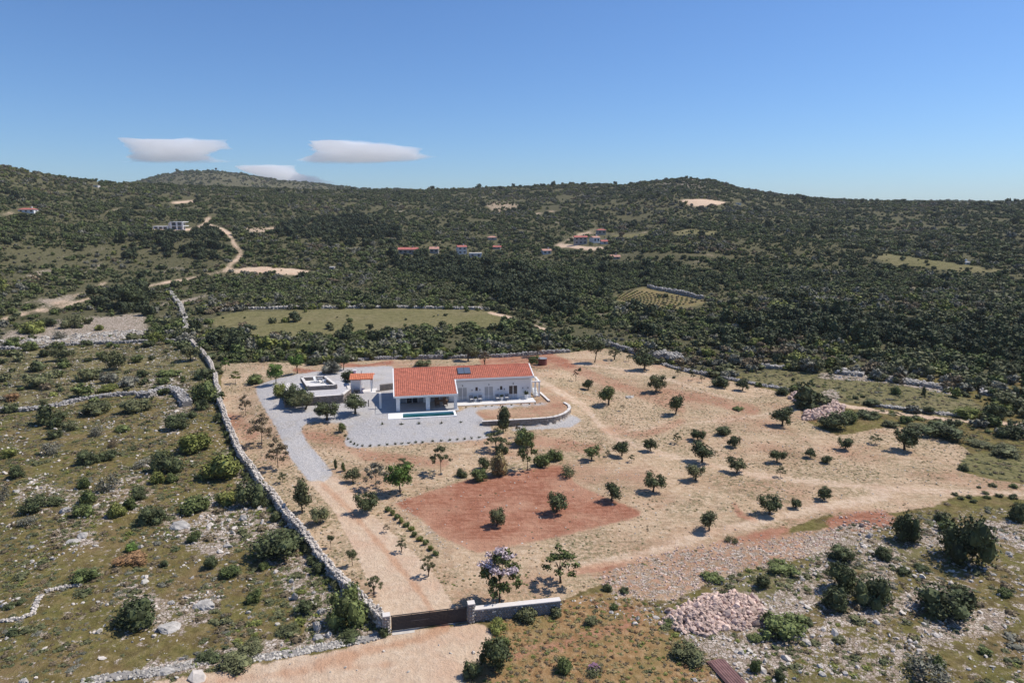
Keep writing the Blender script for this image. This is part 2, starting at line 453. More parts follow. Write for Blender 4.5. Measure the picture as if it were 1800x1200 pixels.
# ------------------------------------------------------------------ ground areas, traced on the ground
PROPERTY = [(392, 640), (470, 636), (560, 640), (640, 634), (720, 631), (870, 629), (1000, 620), (1060, 612), (1110, 622), (1185, 650), (1310, 675), (1395, 694), (1415, 740), (1470, 765), (1500, 762), (1545, 752), (1600, 750), (1650, 768), (1705, 790), (1690, 812), (1680, 826), (1725, 838), (1820, 856), (1820, 880), (1760, 870), (1680, 872), (1640, 890), (1540, 905), (1450, 905), (1350, 940), (1250, 975), (1120, 1010), (1040, 1032), (990, 1055), (825, 1092), (686, 1108), (650, 1070), (565, 990), (480, 885), (425, 815), (398, 760), (386, 700)]
DRIVE = [(542, 846), (508, 800), (486, 752), (462, 714), (449, 688), (452, 677), (480, 667), (530, 656), (600, 647), (690, 643), (700, 660), (700, 720), (660, 728), (612, 760), (604, 744), (545, 741), (528, 750), (538, 775), (562, 802), (588, 835), (570, 845)]
APRON = [(605, 783), (607, 770), (618, 752), (640, 735), (668, 726), (684, 726), (806, 724), (826, 716), (838, 728), (862, 744), (866, 762), (852, 772), (800, 776), (740, 779), (660, 785), (625, 787)]
SLIVER = [(880, 752), (940, 747), (985, 738), (1003, 727), (1024, 738), (1006, 750), (960, 754), (900, 757)]
STRIP = [(806, 716), (946, 708), (965, 706), (966, 711), (900, 716), (830, 721)]
BED = [(826, 722), (900, 717), (966, 711), (975, 700), (992, 706), (1001, 714), (1000, 722), (982, 731), (960, 735), (903, 738), (850, 741)]
TILLED = [(690, 884), (760, 862), (830, 840), (985, 816), (1012, 850), (1060, 872), (1130, 898), (1122, 908), (985, 942), (838, 972), (770, 940), (735, 908)]
DRIVEWAY2 = [(542, 846), (590, 836), (640, 890), (705, 950), (765, 1010), (795, 1060), (826, 1080), (690, 1096), (655, 1040), (622, 965), (585, 895)]
ROAD = [(684, 1112), (842, 1094), (866, 1108), (862, 1140), (835, 1165), (812, 1215), (180, 1215), (330, 1187), (480, 1162), (600, 1140), (655, 1126)]
DRY = [(862, 1096), (990, 1052), (1060, 1040), (1150, 1060), (1165, 1110), (1250, 1150), (1285, 1215), (800, 1215), (840, 1165), (868, 1135)]
RUBBLEG = [(1035, 1012), (1110, 985), (1200, 958), (1300, 950), (1400, 935), (1470, 925), (1480, 955), (1400, 985), (1300, 1005), (1235, 1030), (1180, 1058), (1090, 1050)]
REDST = [(1445, 912), (1500, 898), (1555, 895), (1592, 922), (1520, 935), (1462, 932)]
STONEF = [(0, 590), (40, 575), (100, 560), (180, 556), (255, 548), (262, 585), (200, 600), (60, 606), (0, 604)]
MEADOWB = [(368, 560), (420, 548), (560, 543), (700, 542), (850, 545), (905, 560), (880, 574), (790, 577), (700, 584), (560, 592), (450, 592), (385, 582)]
MEADOWR = [(1290, 655), (1380, 650), (1480, 660), (1560, 672), (1690, 694), (1740, 722), (1650, 732), (1560, 716), (1480, 706), (1405, 690), (1330, 676)]
WEDGE = [(1690, 800), (1730, 795), (1810, 800), (1810, 852), (1730, 836), (1684, 822)]
VINEY = [(1070, 522), (1130, 503), (1235, 524), (1252, 532), (1190, 546), (1125, 546)]
PALEF = [(1180, 351), (1240, 350), (1290, 357), (1225, 364)]
TERR = [(846, 358), (880, 352), (925, 362), (870, 378)]
TERR2 = [(1178, 408), (1215, 402), (1275, 409), (1240, 417), (1190, 414)]
LOWM = [(1525, 448), (1560, 446), (1660, 460), (1790, 478), (1700, 478), (1570, 466)]
VILF = [(1066, 413), (1140, 410), (1150, 417), (1090, 423)]
CLEAR1 = [(425, 400), (495, 396), (500, 405), (440, 412)]
CLEAR2 = [(400, 473), (470, 469), (570, 477), (550, 484), (470, 482), (410, 480)]
LEFTG = [(-20, 615), (325, 600), (372, 650), (385, 700), (330, 705), (240, 695), (-20, 720)]
RUTS = [([(552, 840), (525, 795), (500, 752), (476, 712), (462, 690), (470, 678), (510, 664), (580, 654), (640, 651), (690, 652)], 2.2), ([(566, 838), (540, 795), (515, 752), (492, 712), (480, 694), (492, 682), (540, 668), (620, 660), (688, 664)], 2.2),
        ([(560, 730), (620, 715), (660, 700)], 2)]
VERGES = [[(420, 700), (450, 700), (485, 760), (545, 855), (600, 950), (640, 1040), (675, 1095), (650, 1072), (560, 985), (480, 882), (425, 810)], [(592, 840), (700, 872), (735, 930), (790, 1000), (830, 1075), (800, 1062), (765, 1005), (705, 945), (640, 885)], [(600, 800), (860, 790), (980, 790), (990, 815), (820, 840), (700, 880), (600, 830)], [(1000, 830), (1150, 870), (1300, 880), (1330, 900), (1130, 900), (1060, 865)], [(1130, 690), (1300, 720), (1380, 760), (1250, 760)], [(960, 650), (1200, 690), (1180, 740), (1060, 740), (1020, 700)]]
LINES = [  # centre line, half width in photo pixels: tracks and paths
    ([(940, 664), (985, 690), (1030, 716), (1052, 745), (1085, 772), (1150, 795), (1240, 815), (1330, 835), (1460, 850), (1620, 862), (1810, 868)], 7),
    ([(1385, 697), (1440, 702), (1500, 716), (1580, 727), (1680, 739), (1820, 747)], 3.2),
    ([(0, 562), (60, 547), (130, 522), (190, 494)], 2.6),
    ([(75, 550), (150, 527), (215, 511), (300, 495), (350, 487), (395, 476)], 2.2),
    ([(395, 477), (404, 466), (418, 455), (425, 443), (411, 430), (405, 412), (392, 405), (372, 398), (360, 396), (363, 386), (371, 381)], 3.6),
    ([(265, 402), (330, 404), (362, 396)], 2.2),
    ([(0, 378), (28, 372)], 2.2), ([(178, 382), (190, 372), (215, 366)], 1.4), ([(300, 357), (345, 353)], 2.0),
    ([(860, 549), (905, 560), (950, 577), (985, 585), (1020, 597)], 2.4),
    ([(975, 432), (1000, 421), (1050, 402)], 1.6), ([(985, 433), (1000, 432), (1035, 437), (1060, 436)], 3.0),
    ([(1310, 438), (1322, 448), (1330, 462)], 1.3), ([(1090, 448), (1200, 448), (1310, 452)], 1.2),
    ([(840, 470), (870, 471), (900, 462)], 1.8), ([(940, 376), (985, 370)], 1.4), ([(1130, 545), (1142, 505)], 1.2),
    ([(1385, 485), (1345, 490)], 1.0), ([(1010, 410), (1110, 412), (1140, 408)], 1.0),
    ([(1000, 1000), (1130, 975), (1250, 935), (1340, 915), (1430, 893), (1560, 872)], 11),
    ([(1290, 700), (1240, 690), (1180, 668), (1100, 650), (1000, 636)], 4),
    ([(1075, 760), (1200, 745), (1300, 735), (1400, 720)], 4),
]
REDS = [([(880, 640), (990, 640), (1040, 660), (1120, 690), (1200, 720)], 10), ([(1160, 690), (1240, 700), (1330, 722)], 11), ([(1060, 755), (1130, 765), (1200, 740)], 9),
        ([(850, 634), (960, 632)], 7), ([(600, 640), (640, 645), (690, 636)], 4), ([(520, 650), (580, 660)], 5), ([(940, 775), (1050, 790)], 12), ([(400, 740), (440, 760)], 18),
        ([(520, 760), (600, 775), (640, 800), (780, 815)], 12), ([(1000, 1005), (1120, 985), (1270, 955), (1380, 930)], 7), ([(1400, 695), (1430, 730)], 14), ([(950, 620), (1000, 640)], 7),
        ([(566, 850), (618, 900), (680, 970), (738, 1040), (768, 1085)], 5), ([(560, 1165), (660, 1140), (740, 1122), (785, 1100)], 8), ([(330, 1200), (520, 1180), (700, 1165)], 5), ([(1290, 885), (1300, 905), (1330, 915)], 5), ([(900, 1150), (1000, 1130), (1120, 1090)], 14), ([(1040, 1060), (1120, 1075)], 10), ([(1430, 705), (1440, 712)], 6)]
ROCKS = [([(1330, 1100), (1420, 1040), (1480, 1000)], 30, .62), ([(1440, 960), (1500, 940), (1560, 985), (1540, 1020)], 26, .60), ([(1460, 1080), (1560, 1070), (1650, 1040)], 18, .66), ([(1640, 1110), (1750, 1090)], 22, .66),
         ([(1240, 1130), (1300, 1160), (1360, 1150)], 34, .66), ([(1600, 940), (1680, 945), (1760, 930), (1800, 950)], 18, .62), ([(1400, 1130), (1480, 1150), (1600, 1160)], 40, .56), ([(380, 900), (480, 940), (520, 1010), (560, 1080)], 34, .60),
         ([(230, 1050), (300, 1090), (360, 1060)], 28, .60), ([(300, 920), (380, 960), (440, 900)], 22, .58), ([(60, 870), (150, 900), (240, 860)], 30, .52), ([(100, 940), (160, 950)], 14, .6), ([(260, 1180), (420, 1150), (560, 1125), (660, 1110)], 12, .72),
         ([(1460, 700), (1430, 715)], 18, .75), ([(1440, 660), (1560, 668), (1680, 690)], 6, .7), ([(270, 680), (330, 690), (300, 745)], 18, .58), ([(400, 800), (460, 880), (540, 980), (640, 1090)], 14, .62), ([(700, 880), (760, 940), (800, 990)], 12, .44)]

STREAKS = []                                       # short pale terraces, walls and bare banks on the slopes
rs_ = np.random.default_rng(41)
for k in range(130):
    y0 = 352 + 240 * rs_.random() ** 1.1; x0 = rs_.uniform(-20, 1820); ln = rs_.uniform(8, 46) * (.6 + (y0 - 340) / 200); a_ = rs_.normal(.0, .22) - (.12 if x0 < 700 else -.06)
    if inpoly(np.array([x0]), np.array([y0]), PROPERTY)[0]: continue
    STREAKS.append(([(x0, y0), (x0 + ln * .5, y0 + ln * .5 * a_ + rs_.normal(0, 1)), (x0 + ln, y0 + ln * a_)], rs_.uniform(.7, 1.7) * (.6 + (y0 - 340) / 230)))
for k in range(26):
    STREAKS.append(([(rs_.uniform(0, 330), 0)] * 2, 1)); y0 = rs_.uniform(430, 560); x0 = rs_.uniform(-10, 320); ln = rs_.uniform(20, 90)
    STREAKS[-1] = ([(x0, y0), (x0 + ln * .5, y0 - ln * .08), (x0 + ln, y0 - ln * .2)], rs_.uniform(1, 2.4))
# ------------------------------------------------------------------ the terrain sheet, split into the pieces of the setting
half = np.radians(np.arange(-44, 44.01, .15))
rest = np.radians(np.arange(48, 312.1, 4.0))
AZ = np.concatenate([half, rest]); nc = len(AZ)
RR = np.concatenate([[.5, 3, 8, 14, 20, 25], np.geomspace(29, 215, 310), np.geomspace(217, 1000, 165), np.geomspace(1015, 3200, 60)])
nr = len(RR)
GX = (RR[:, None] * np.sin(AZ)[None]).ravel(); GY = (RR[:, None] * np.cos(AZ)[None]).ravel()
GZ = zt(GX, GY)
gpx, gpy, gf = proj(GX, GY, GZ)
front = GY > 15
def pin(poly): return inpoly(gpx, gpy, poly) & front & (RRg < 1100)
RRg = np.repeat(RR, nc)
def pline(pts, hw): return (dline(gpx, gpy, pts) < hw) & front & (RRg < 1100)
wob = (fbm(GX / 9, GY / 9, 77, 4) - .5)
A = np.zeros((nr * nc, 4)); B = np.zeros((nr * nc, 4))
prop = pin(PROPERTY)
A[prop, 1] = 1
A[pin([(560, 548 + 0), (561, 548), (560, 549)]), 1] = 0
for P in (DRIVE, APRON, SLIVER, STRIP): A[pin(P), 0] = 1
A[pin(TILLED), 2] = 1
A[pin(BED), 2] = .50; A[pin(BED), 3] = 1
A[pin(REDST), 2] = .8
for pts, hw in REDS: A[pline(pts, hw), 2] = np.maximum(A[pline(pts, hw), 2], .95 if hw <= 8 else .53)
for P in (MEADOWB, MEADOWR, WEDGE, VILF, LOWM, TERR2): A[pin(P), 3] = 1
A[pin(LEFTG), 3] = .55
A[pin([(1240, 1030), (1300, 1005), (1440, 990), (1470, 1000), (1400, 1040), (1380, 1060), (1290, 1060)]), 3] = .8
A[pin([(1450, 945), (1560, 940), (1640, 960), (1600, 1010), (1500, 1005)]), 3] = .6
for P in (DRIVEWAY2, ROAD): B[pin(P), 0] = 1
for P in (PALEF, CLEAR2): B[pin(P), 0] = 1
B[pin(CLEAR1), 0] = .55; B[pin(TERR), 0] = .5
for pts, hw in LINES:
    q = pline(pts, hw * (1.0 if hw > 6 else .95)); B[q, 0] = np.maximum(B[q, 0], .62 if hw > 6 or pts[0] in ((1290, 700), (1075, 760)) else 1.0)
for P in VERGES: B[pin(P), 2] = .40
for pts, hw in RUTS:
    q = pline(pts, hw); B[q, 0] = 1.0
vine = pin(VINEY); A[vine, 3] = .8; B[vine, 2] = .42
B[pin(DRY), 2] = 1
B[pin(RUBBLEG), 1] = .50; A[pin(RUBBLEG), 1] = .9; A[pin(RUBBLEG), 2] = .47
left = inpoly(gpx, gpy, [(-900, 600), (330, 600), (385, 700), (425, 815), (480, 885), (565, 990), (650, 1070), (684, 1112), (330, 1187), (180, 1300), (-900, 1300)]) & front & (RRg < 300)
right = inpoly(gpx, gpy, [(985, 1055), (1250, 975), (1540, 905), (1640, 890), (2900, 880), (2900, 1400), (1280, 1300), (1160, 1110)]) & front & (RRg < 300)
B[left, 1] = .37; B[right & ~pin(RUBBLEG), 1] = .425
B[pin(STONEF), 1] = .58
for pts, hw, v in ROCKS:
    q = pline(pts, hw); B[q, 1] = np.maximum(B[q, 1], v - .03)
far = (RRg > 120) & ~prop & ~left & ~right & (gpy < 660)
B[far, 3] = 1
B[far & (A[:, 3] < .5) & (B[:, 1] < .3), 1] = .20
for pts, hw in STREAKS:
    q = pline(pts, hw) & far & (A[:, 3] < .5); B[q, 1] = .62; B[q, 0] = .42
hillk = RRg > 1100
B[hillk, 3] = .8; B[hillk, 1] = .36
q = (dline(gpx, gpy, [(1170, 325), (1250, 322)]) < 10) & front; B[q, 1] = .48
q = (dline(gpx, gpy, [(1010, 332), (1060, 328)]) < 5) & front; B[q, 1] = .45
def soften(M, k=1):
    G = M.reshape(nr, nc, 4)
    for _ in range(k):
        G = (np.roll(G, 1, 1) + G * 2 + np.roll(G, -1, 1)) / 4
        H = G.copy(); H[1:-1] = (G[:-2] + G[1:-1] * 2 + G[2:]) / 4; G = H
    return G.reshape(-1, 4)
A = soften(A, 4); B = soften(B, 3)
# a carved hole for the pool basin, worked out in house coordinates
def to_house(x, y):
    dx, dy = x - HX, y - HY
    return dx * math.cos(TH) + dy * math.sin(TH), -dx * math.sin(TH) + dy * math.cos(TH)
gu, gv = to_house(GX, GY)
inpool = (gu > 1.0) & (gu < 8.9) & (gv > -7.5) & (gv < -5.0)
GZ = np.where(inpool, GZ - 2.2, GZ)
slabs = ((gu > -2.9) & (gu < 9.8) & (gv > -4.7) & (gv < .6)) | ((gu > 9.3) & (gu < 22.2) & (gv > -2.4) & (gv < .8))
GZ = np.where(slabs & ~inpool, GZ - .12, GZ)
ii = np.arange(nr - 1)[:, None] * nc; jj = np.arange(nc)[None]; j2 = (jj + 1) % nc
FQ = np.stack([ii + jj, ii + nc + jj, ii + nc + j2, ii + j2], -1).reshape(-1, 4)[:, ::-1]
cls = np.zeros(len(FQ), int)
cxp = gpx[FQ].mean(1); cyp = gpy[FQ].mean(1); cr = RRg[FQ].mean(1); cf = front[FQ].all(1) & (cr < 1100)
SET = [('ground', 'olive brown rocky scrubland around the walled plot', 'ground'),
       ('hillside', 'broad slope covered in dark maquis rising to the ridge', 'hillside'),
       ('hill', 'bluish stony hill behind the ridge on the left', 'hill'),
       ('orchard_ground', 'pale sandy earth of the walled orchard plot', 'ground'),
       ('gravel_driveway', 'grey gravel driveway curving up to the house yard', 'driveway'),
       ('gravel_slope', 'fan of grey crushed gravel sloping down from the pool', 'gravel'),
       ('garden_bed', 'red earth bed between terrace and curved stone wall', 'garden bed'),
       ('tilled_field', 'freshly tilled red soil field in front of the house', 'field'),
       ('dirt_driveway', 'sandy drive running from the dark gate up to the grey gravel', 'driveway'),
       ('dirt_road', 'sandy dirt road outside the dark gate', 'road'),
       ('dry_grass', 'orange brown dry grass beside the gate wall', 'grass'),
       ('rubble_ground', 'pale pinkish crushed rubble spread beside the dirt track', 'ground'),
       ('meadow', 'flat green meadow behind the walled plot', 'meadow'),
       ('pasture', 'light green grass strip beyond the right boundary wall', 'meadow'),
       ('vineyard_ground', 'small brownish vineyard clearing in the maquis', 'field'),
       ('bare_field', 'bare pinkish field high on the right slope', 'field'),
       ('hill_track', 'pale track winding up the left hillside', 'track'),
       ('farm_track', 'thin pale track along the right pasture', 'track'),
       ('orchard_track', 'pale vehicle track crossing the orchard plot', 'track')]
def fin(P): return inpoly(cxp, cyp, P) & cf
def fline(pts, hw): return (dline(cxp, cyp, pts) < hw) & cf
cls[cr > 200] = 1; cls[cr > 1015] = 2
cls[fin(PROPERTY)] = 3
cls[fline(LINES[0][0], 7)] = 18
for P in (DRIVE,): cls[fin(P)] = 4
cls[fin(APRON) | fin(SLIVER) | fin(STRIP)] = 5
cls[fin(BED)] = 6; cls[fin(TILLED)] = 7; cls[fin(DRIVEWAY2)] = 8; cls[fin(ROAD)] = 9; cls[fin(DRY)] = 10
cls[fin(RUBBLEG)] = 11; cls[fin(MEADOWB)] = 12; cls[fin(MEADOWR)] = 13; cls[fin(VINEY)] = 14; cls[fin(PALEF)] = 15
for k in (2, 3, 4): cls[fline(*LINES[k])] = 16
cls[fline(*LINES[1])] = 17
for k, (nm, lab, cat) in enumerate(SET):
    F = FQ[cls == k]
    if not len(F): continue
    u, inv = np.unique(F.ravel(), return_inverse=True)
    me = mesh_np(nm, np.stack([GX[u], GY[u], GZ[u]], 1), inv.reshape(-1, 4), M_GROUND, True)
    for an, M in (('mask_a', A), ('mask_b', B)):
        at_ = me.attributes.new(an, 'FLOAT_COLOR', 'POINT'); at_.data.foreach_set('color', M[u].astype(np.float32).ravel())
    tag(obj(nm, me), lab, cat, kind='structure')
def gz(x, y): return float(zt(np.array([x]), np.array([y]))[0])

# ------------------------------------------------------------------ stones and stone walls
t_ = (1 + 5 ** .5) / 2
ICO_V = np.array([(-1, t_, 0), (1, t_, 0), (-1, -t_, 0), (1, -t_, 0), (0, -1, t_), (0, 1, t_), (0, -1, -t_), (0, 1, -t_), (t_, 0, -1), (t_, 0, 1), (-t_, 0, -1), (-t_, 0, 1)]) / math.hypot(1, t_)
ICO_F = np.array([(0, 11, 5), (0, 5, 1), (0, 1, 7), (0, 7, 10), (0, 10, 11), (1, 5, 9), (5, 11, 4), (11, 10, 2), (10, 7, 6), (7, 1, 8), (3, 9, 4), (3, 4, 2), (3, 2, 6), (3, 6, 8), (3, 8, 9), (4, 9, 5), (2, 4, 11), (6, 2, 10), (8, 6, 7), (9, 8, 1)])
def rot_rand(n):
    q = rng.normal(size=(n, 4)); q /= np.linalg.norm(q, axis=1)[:, None]
    a, b, c, d = q.T
    return np.stack([np.stack([1 - 2 * (c * c + d * d), 2 * (b * c - a * d), 2 * (b * d + a * c)], -1), np.stack([2 * (b * c + a * d), 1 - 2 * (b * b + d * d), 2 * (c * d - a * b)], -1), np.stack([2 * (b * d - a * c), 2 * (c * d + a * b), 1 - 2 * (b * b + c * c)], -1)], 1)
def rocks(P, S, flat=.7):
    """many lumpy stones at points P with sizes S: vertices and triangles"""
    n = len(P); J = rng.uniform(.68, 1.18, (n, 12, 1))
    V = ICO_V[None] * J
    V = np.einsum('nij,nkj->nki', rot_rand(n), V * rng.uniform(.6, 1.1, (n, 1, 3)))
    V = V * np.array([1, 1, flat]) * (S[:, None, None] * .5) + P[:, None]
    F = ICO_F[None] + (np.arange(n) * 12)[:, None, None]
    return V.reshape(-1, 3), F.reshape(-1, 3)
ROCK_ME = {}
def rock_mesh(kind, mat, k, sub=False):
    key = (kind, k)
    if key not in ROCK_ME:
        V, F = rocks(np.zeros((1, 3)), np.array([1.0]), .75)
        ROCK_ME[key] = mesh_np('stone', V, F, mat)
    return ROCK_ME[key]
def walk(pts, step):
    out = []; P = [np.array(p, float) for p in pts]
    for a, b in zip(P[:-1], P[1:]):
        n = max(1, int(np.linalg.norm(b - a) / step))
        out += [a + (b - a) * i / n for i in range(n)]
    return np.array(out + [P[-1]])
def dry_wall(name, px, width, height, size, mat, label, group=None, nparts=0, ruin=.25, cat='stone wall'):
    """a dry stone wall: a rubble core and stones laid on its faces and top"""
    W = [at(a, b) for a, b in px]
    L = walk([(p.x, p.y) for p in W], .8)
    L = L + np.stack([(fbm(L[:, 0] / 4, L[:, 1] / 4, 50, 2) - .5), (fbm(L[:, 0] / 4, L[:, 1] / 4, 60, 2) - .5)], 1) * .5
    Z = zt(L[:, 0], L[:, 1])
    D = np.gradient(L, axis=0); D /= np.linalg.norm(D, axis=1)[:, None] + 1e-9; Nn = np.stack([-D[:, 1], D[:, 0]], 1)
    hh = height * np.maximum(.08, 1 - ruin * fbm(L[:, 0] / 5, L[:, 1] / 5, 81, 3) * 1.6)
    root = empty(name, (L[0, 0], L[0, 1], Z[0]), 0, label, cat, group); org = np.array([L[0, 0], L[0, 1], Z[0]])
    n = len(L); V = []
    for s, h in ((-.5, -.3), (-.40, .86), (.40, .86), (.5, -.3)):
        V.append(np.concatenate([L + Nn * s * width, (Z + np.where(h > 0, hh * h, h))[:, None]], 1))
    V = np.stack(V, 1).reshape(-1, 3) - org
    Q = [(i * 4 + j, i * 4 + 4 + j, i * 4 + 5 + j, i * 4 + 1 + j) for i in range(n - 1) for j in range(3)] + [(0, 1, 2, 3), ((n - 1) * 4 + 3, (n - 1) * 4 + 2, (n - 1) * 4 + 1, (n - 1) * 4)]
    obj('rubble_core', mesh_np('rubble_core', V, [np.array(Q)], M_MORTAR), root)
    seg = np.linalg.norm(np.diff(L, axis=0), axis=1).sum()
    per = (2 * height + width) / size ** 2 * 1.15
    N = int(seg * per)
    ti = rng.uniform(0, n - 1.001, N); i0 = ti.astype(int); f = (ti - i0)[:, None]
    c = L[i0] * (1 - f) + L[i0 + 1] * f; zc = Z[i0] * (1 - f[:, 0]) + Z[i0 + 1] * f[:, 0]; hc = hh[i0] * (1 - f[:, 0]) + hh[i0 + 1] * f[:, 0]; nn = Nn[i0]
    r = rng.uniform(0, 2 * height + width, N)
    side = np.where(r < height, -1, np.where(r < 2 * height, 1, 0))
    off = np.where(side == 0, rng.uniform(-.45, .45, N), side * (.5 - .08 * (r % height) / height)) * width
    zz = np.where(side == 0, hc * rng.uniform(.86, 1.0, N), (r % height) / height * hc)
    P = np.concatenate([c + nn * off[:, None], (zc + zz)[:, None]], 1) - org
    S = size * rng.uniform(.7, 1.5, N)
    pick = np.zeros(N, bool)
    if nparts:
        dep = (P[:, 1] + org[1]); score = S * 1200 / dep * np.where(side == 0, 1.3, 1.0)
        pick[np.argsort(-score)[:nparts]] = True
    V, F = rocks(P[~pick], S[~pick], .72)
    o = obj('stones', mesh_np('stones', V, F, mat), root); o['kind'] = 'stuff'
    for k in np.where(pick)[0]:
        s = obj('stone', rock_mesh(name + mat.name, mat, int(k) % 14), root, P[k], rng.uniform(0, 6.28, 3), (S[k],) * 3)
    return root
LWALL = [(326, 592), (345, 612), (366, 636), (378, 662), (385, 700), (396, 738), (410, 775), (428, 812), (452, 846), (482, 886), (518, 930), (562, 984), (612, 1040), (652, 1080), (676, 1106)]
dry_wall('boundary_wall', LWALL, .58, 1.15, .27, M_STONEP, 'long dry stone boundary wall running from the gate up the left side', nparts=240, ruin=.12)
dry_wall('boundary_wall', [(300, 515), (318, 540), (326, 562), (326, 592)], 1.1, 1.2, .5, M_STONEW, 'grey tumbled wall continuing uphill from the pale boundary wall', ruin=.4)
dry_wall('field_wall', [(0, 722), (50, 722), (100, 714), (150, 702), (200, 696), (240, 693)], .9, .9, .42, M_STONE, 'grey field wall crossing the left scrub, low and tumbled', ruin=.5)
dry_wall('field_wall', [(246, 697), (262, 698), (280, 690), (305, 687), (318, 698), (328, 714)], 1.5, 1.3, .5, M_STONE, 'thick grey end of field wall curling down near boundary wall', ruin=.4)
dry_wall('field_wall', [(0, 614), (60, 613), (130, 606), (190, 604), (330, 600)], .9, .9, .45, M_STONE, 'straight grey wall below the pale stone field on the left', ruin=.5)
dry_wall('stone_kerb', [(0, 1092), (35, 1088), (60, 1080), (64, 1062), (70, 1048)],   .35, .25, .2, M_STONEP, 'low pale stone kerb with a right angle bend at lower left', ruin=.5)
dry_wall('stone_kerb', [(78, 1042), (110, 1034), (142, 1031)],   .35, .25, .2, M_STONEP, 'short straight pale stone kerb above the bent kerb', ruin=.5)
dry_wall('roadside_wall', [(150, 1198), (200, 1188), (262, 1184), (320, 1172), (370, 1160)], .8, .5, .24, M_STONEW, 'tumbled low stone row along the dirt road at bottom left', ruin=.9)
dry_wall('roadside_wall', [(430, 1160), (520, 1146), (590, 1134), (640, 1124), (668, 1116)], .8, .35, .22, M_STONEW, 'tumbled low stone row along the dirt road just left of the gate', ruin=1.0)
dry_wall('back_wall', [(566, 640), (600, 636), (650, 632), (720, 631), (800, 630), (870, 628), (940, 624), (1000, 619)], .8, 1.0, .4, M_STONE, 'grey stone wall along the back of the plot behind the house', ruin=.45)
dry_wall('back_wall', [(1058, 604), (1085, 612), (1110, 620), (1140, 628), (1165, 634)], 1.0, 1.2, .45, M_STONE, 'grey stone wall at the back right corner of the plot', ruin=.3)
dry_wall('right_wall', [(1155, 636), (1180, 646), (1215, 655), (1250, 660), (1290, 668), (1330, 676), (1375, 684)], 1.0, .8, .45, M_STONE, 'grey tumbled wall along the right edge of the plot', ruin=.6)
dry_wall('stone_heap', [(1158, 634), (1168, 630), (1180, 634), (1192, 640)], 3.4, 2.2, .6, M_STONEW, 'big grey stone heap in the corner of the right wall', ruin=.3, cat='stone heap')
dry_wall('meadow_wall', [(376, 548), (440, 543), (560, 542), (700, 541), (850, 544)], 1.0, 1.0, .6, M_STONEW, 'thin grey wall along the far edge of the green meadow', ruin=.4)
dry_wall('pasture_wall', [(1340, 646), (1400, 648), (1440, 650)], 1.6, .9, .6, M_STONEW, 'left stretch of the pale stone band above the right pasture', ruin=.4)
dry_wall('pasture_wall', [(1470, 654), (1520, 660)], 3.2, .9, .6, M_STONEW, 'short wide stretch of pale stone band above the right pasture', ruin=.4)
dry_wall('pasture_wall', [(1560, 668), (1610, 675), (1680, 686)], 2.4, .9, .6, M_STONEW, 'long middle stretch of pale stone band above the right pasture', ruin=.4)
dry_wall('pasture_wall', [(1724, 692), (1760, 695)], 2.4, .9, .6, M_STONEW, 'rightmost short stretch of pale stone band above the right pasture', ruin=.4)
dry_wall('track_wall', [(1535, 713), (1600, 722), (1640, 727), (1700, 733)], 1.0, .6, .5, M_STONEW, 'low broken stone edge above the thin pale farm track', ruin=.7)
dry_wall('hill_wall', [(1140, 506), (1180, 514), (1235, 526)], 1.4, 1.6, .8, M_STONE, 'dark wall above the brown vineyard clearing', ruin=.3)

# the long pile of crushed rock near the bottom right
def heap(name, px, H, label, smin, smax, n, nbig, mat, seed):
    P = [at(a, b) for a, b in px]
    poly = [(p.x, p.y) for p in P]; cx = sum(p[0] for p in poly) / len(poly); cy = sum(p[1] for p in poly) / len(poly)
    c = np.array([cx, cy, gz(cx, cy)])
    root = empty(name, c, 0, label, 'stone heap')
    xs = np.array([p[0] for p in poly]); ys = np.array([p[1] for p in poly])
    X = rng.uniform(xs.min(), xs.max(), n * 4); Y = rng.uniform(ys.min(), ys.max(), n * 4)
    k = inpoly(X, Y, poly); X, Y = X[k][:n], Y[k][:n]
    dd = dline(X, Y, poly, True); hz = H * sstep(0, dd.max() * .8, dd) * (.6 + .8 * fbm(X / 1.6, Y / 1.6, seed, 3))
    S = rng.uniform(smin, smax, len(X)) ** 1.0
    S = np.where(rng.random(len(X)) < .12, S * 1.5, S)
    Pn = np.stack([X, Y, zt(X, Y) + hz * rng.uniform(.75, 1, len(X)) + S * .1], 1) - c
    # body under the stones
    g = 40; bx = np.linspace(xs.min(), xs.max(), g); by = np.linspace(ys.min(), ys.max(), g)
    BX, BY = np.meshgrid(bx, by); bx, by = BX.ravel(), BY.ravel()
    di = np.where(inpoly(bx, by, poly), dline(bx, by, poly, True), 0)
    bz = zt(bx, by) - .15 + H * sstep(0, dd.max() * .8, di) * (.5 + .65 * fbm(bx / 1.6, by / 1.6, seed, 3))
    ix = np.arange(g - 1)[:, None] * g + np.arange(g - 1)[None]
    Fq = np.stack([ix, ix + 1, ix + g + 1, ix + g], -1).reshape(-1, 4); Fq = Fq[(di[Fq] > 0).any(1)]
    obj('rubble_core', mesh_np('rubble_core', np.stack([bx, by, bz], 1) - c, Fq, mat), root)
    order = np.argsort(-S); big = order[:nbig]; small = order[nbig:]
    V, F = rocks(Pn[small], S[small], .8)
    o = obj('small_stones', mesh_np('small_stones', V, F, mat), root); o['kind'] = 'stuff'
    for q in big:
        obj('stone', rock_mesh(mat.name, mat, int(q) % 18), root, Pn[q], rng.uniform(0, 6.28, 3), (S[q] * 1.1,) * 3)
heap('rubble_pile', [(1158, 1096), (1175, 1075), (1215, 1058), (1240, 1044), (1290, 1040), (1330, 1052), (1345, 1072), (1342, 1095), (1310, 1108), (1275, 1106), (1240, 1118), (1200, 1110)], .7, 'long pile of pink and white quarried rubble at lower right', .18, .55, 1500, 280, M_PINKST, 3)
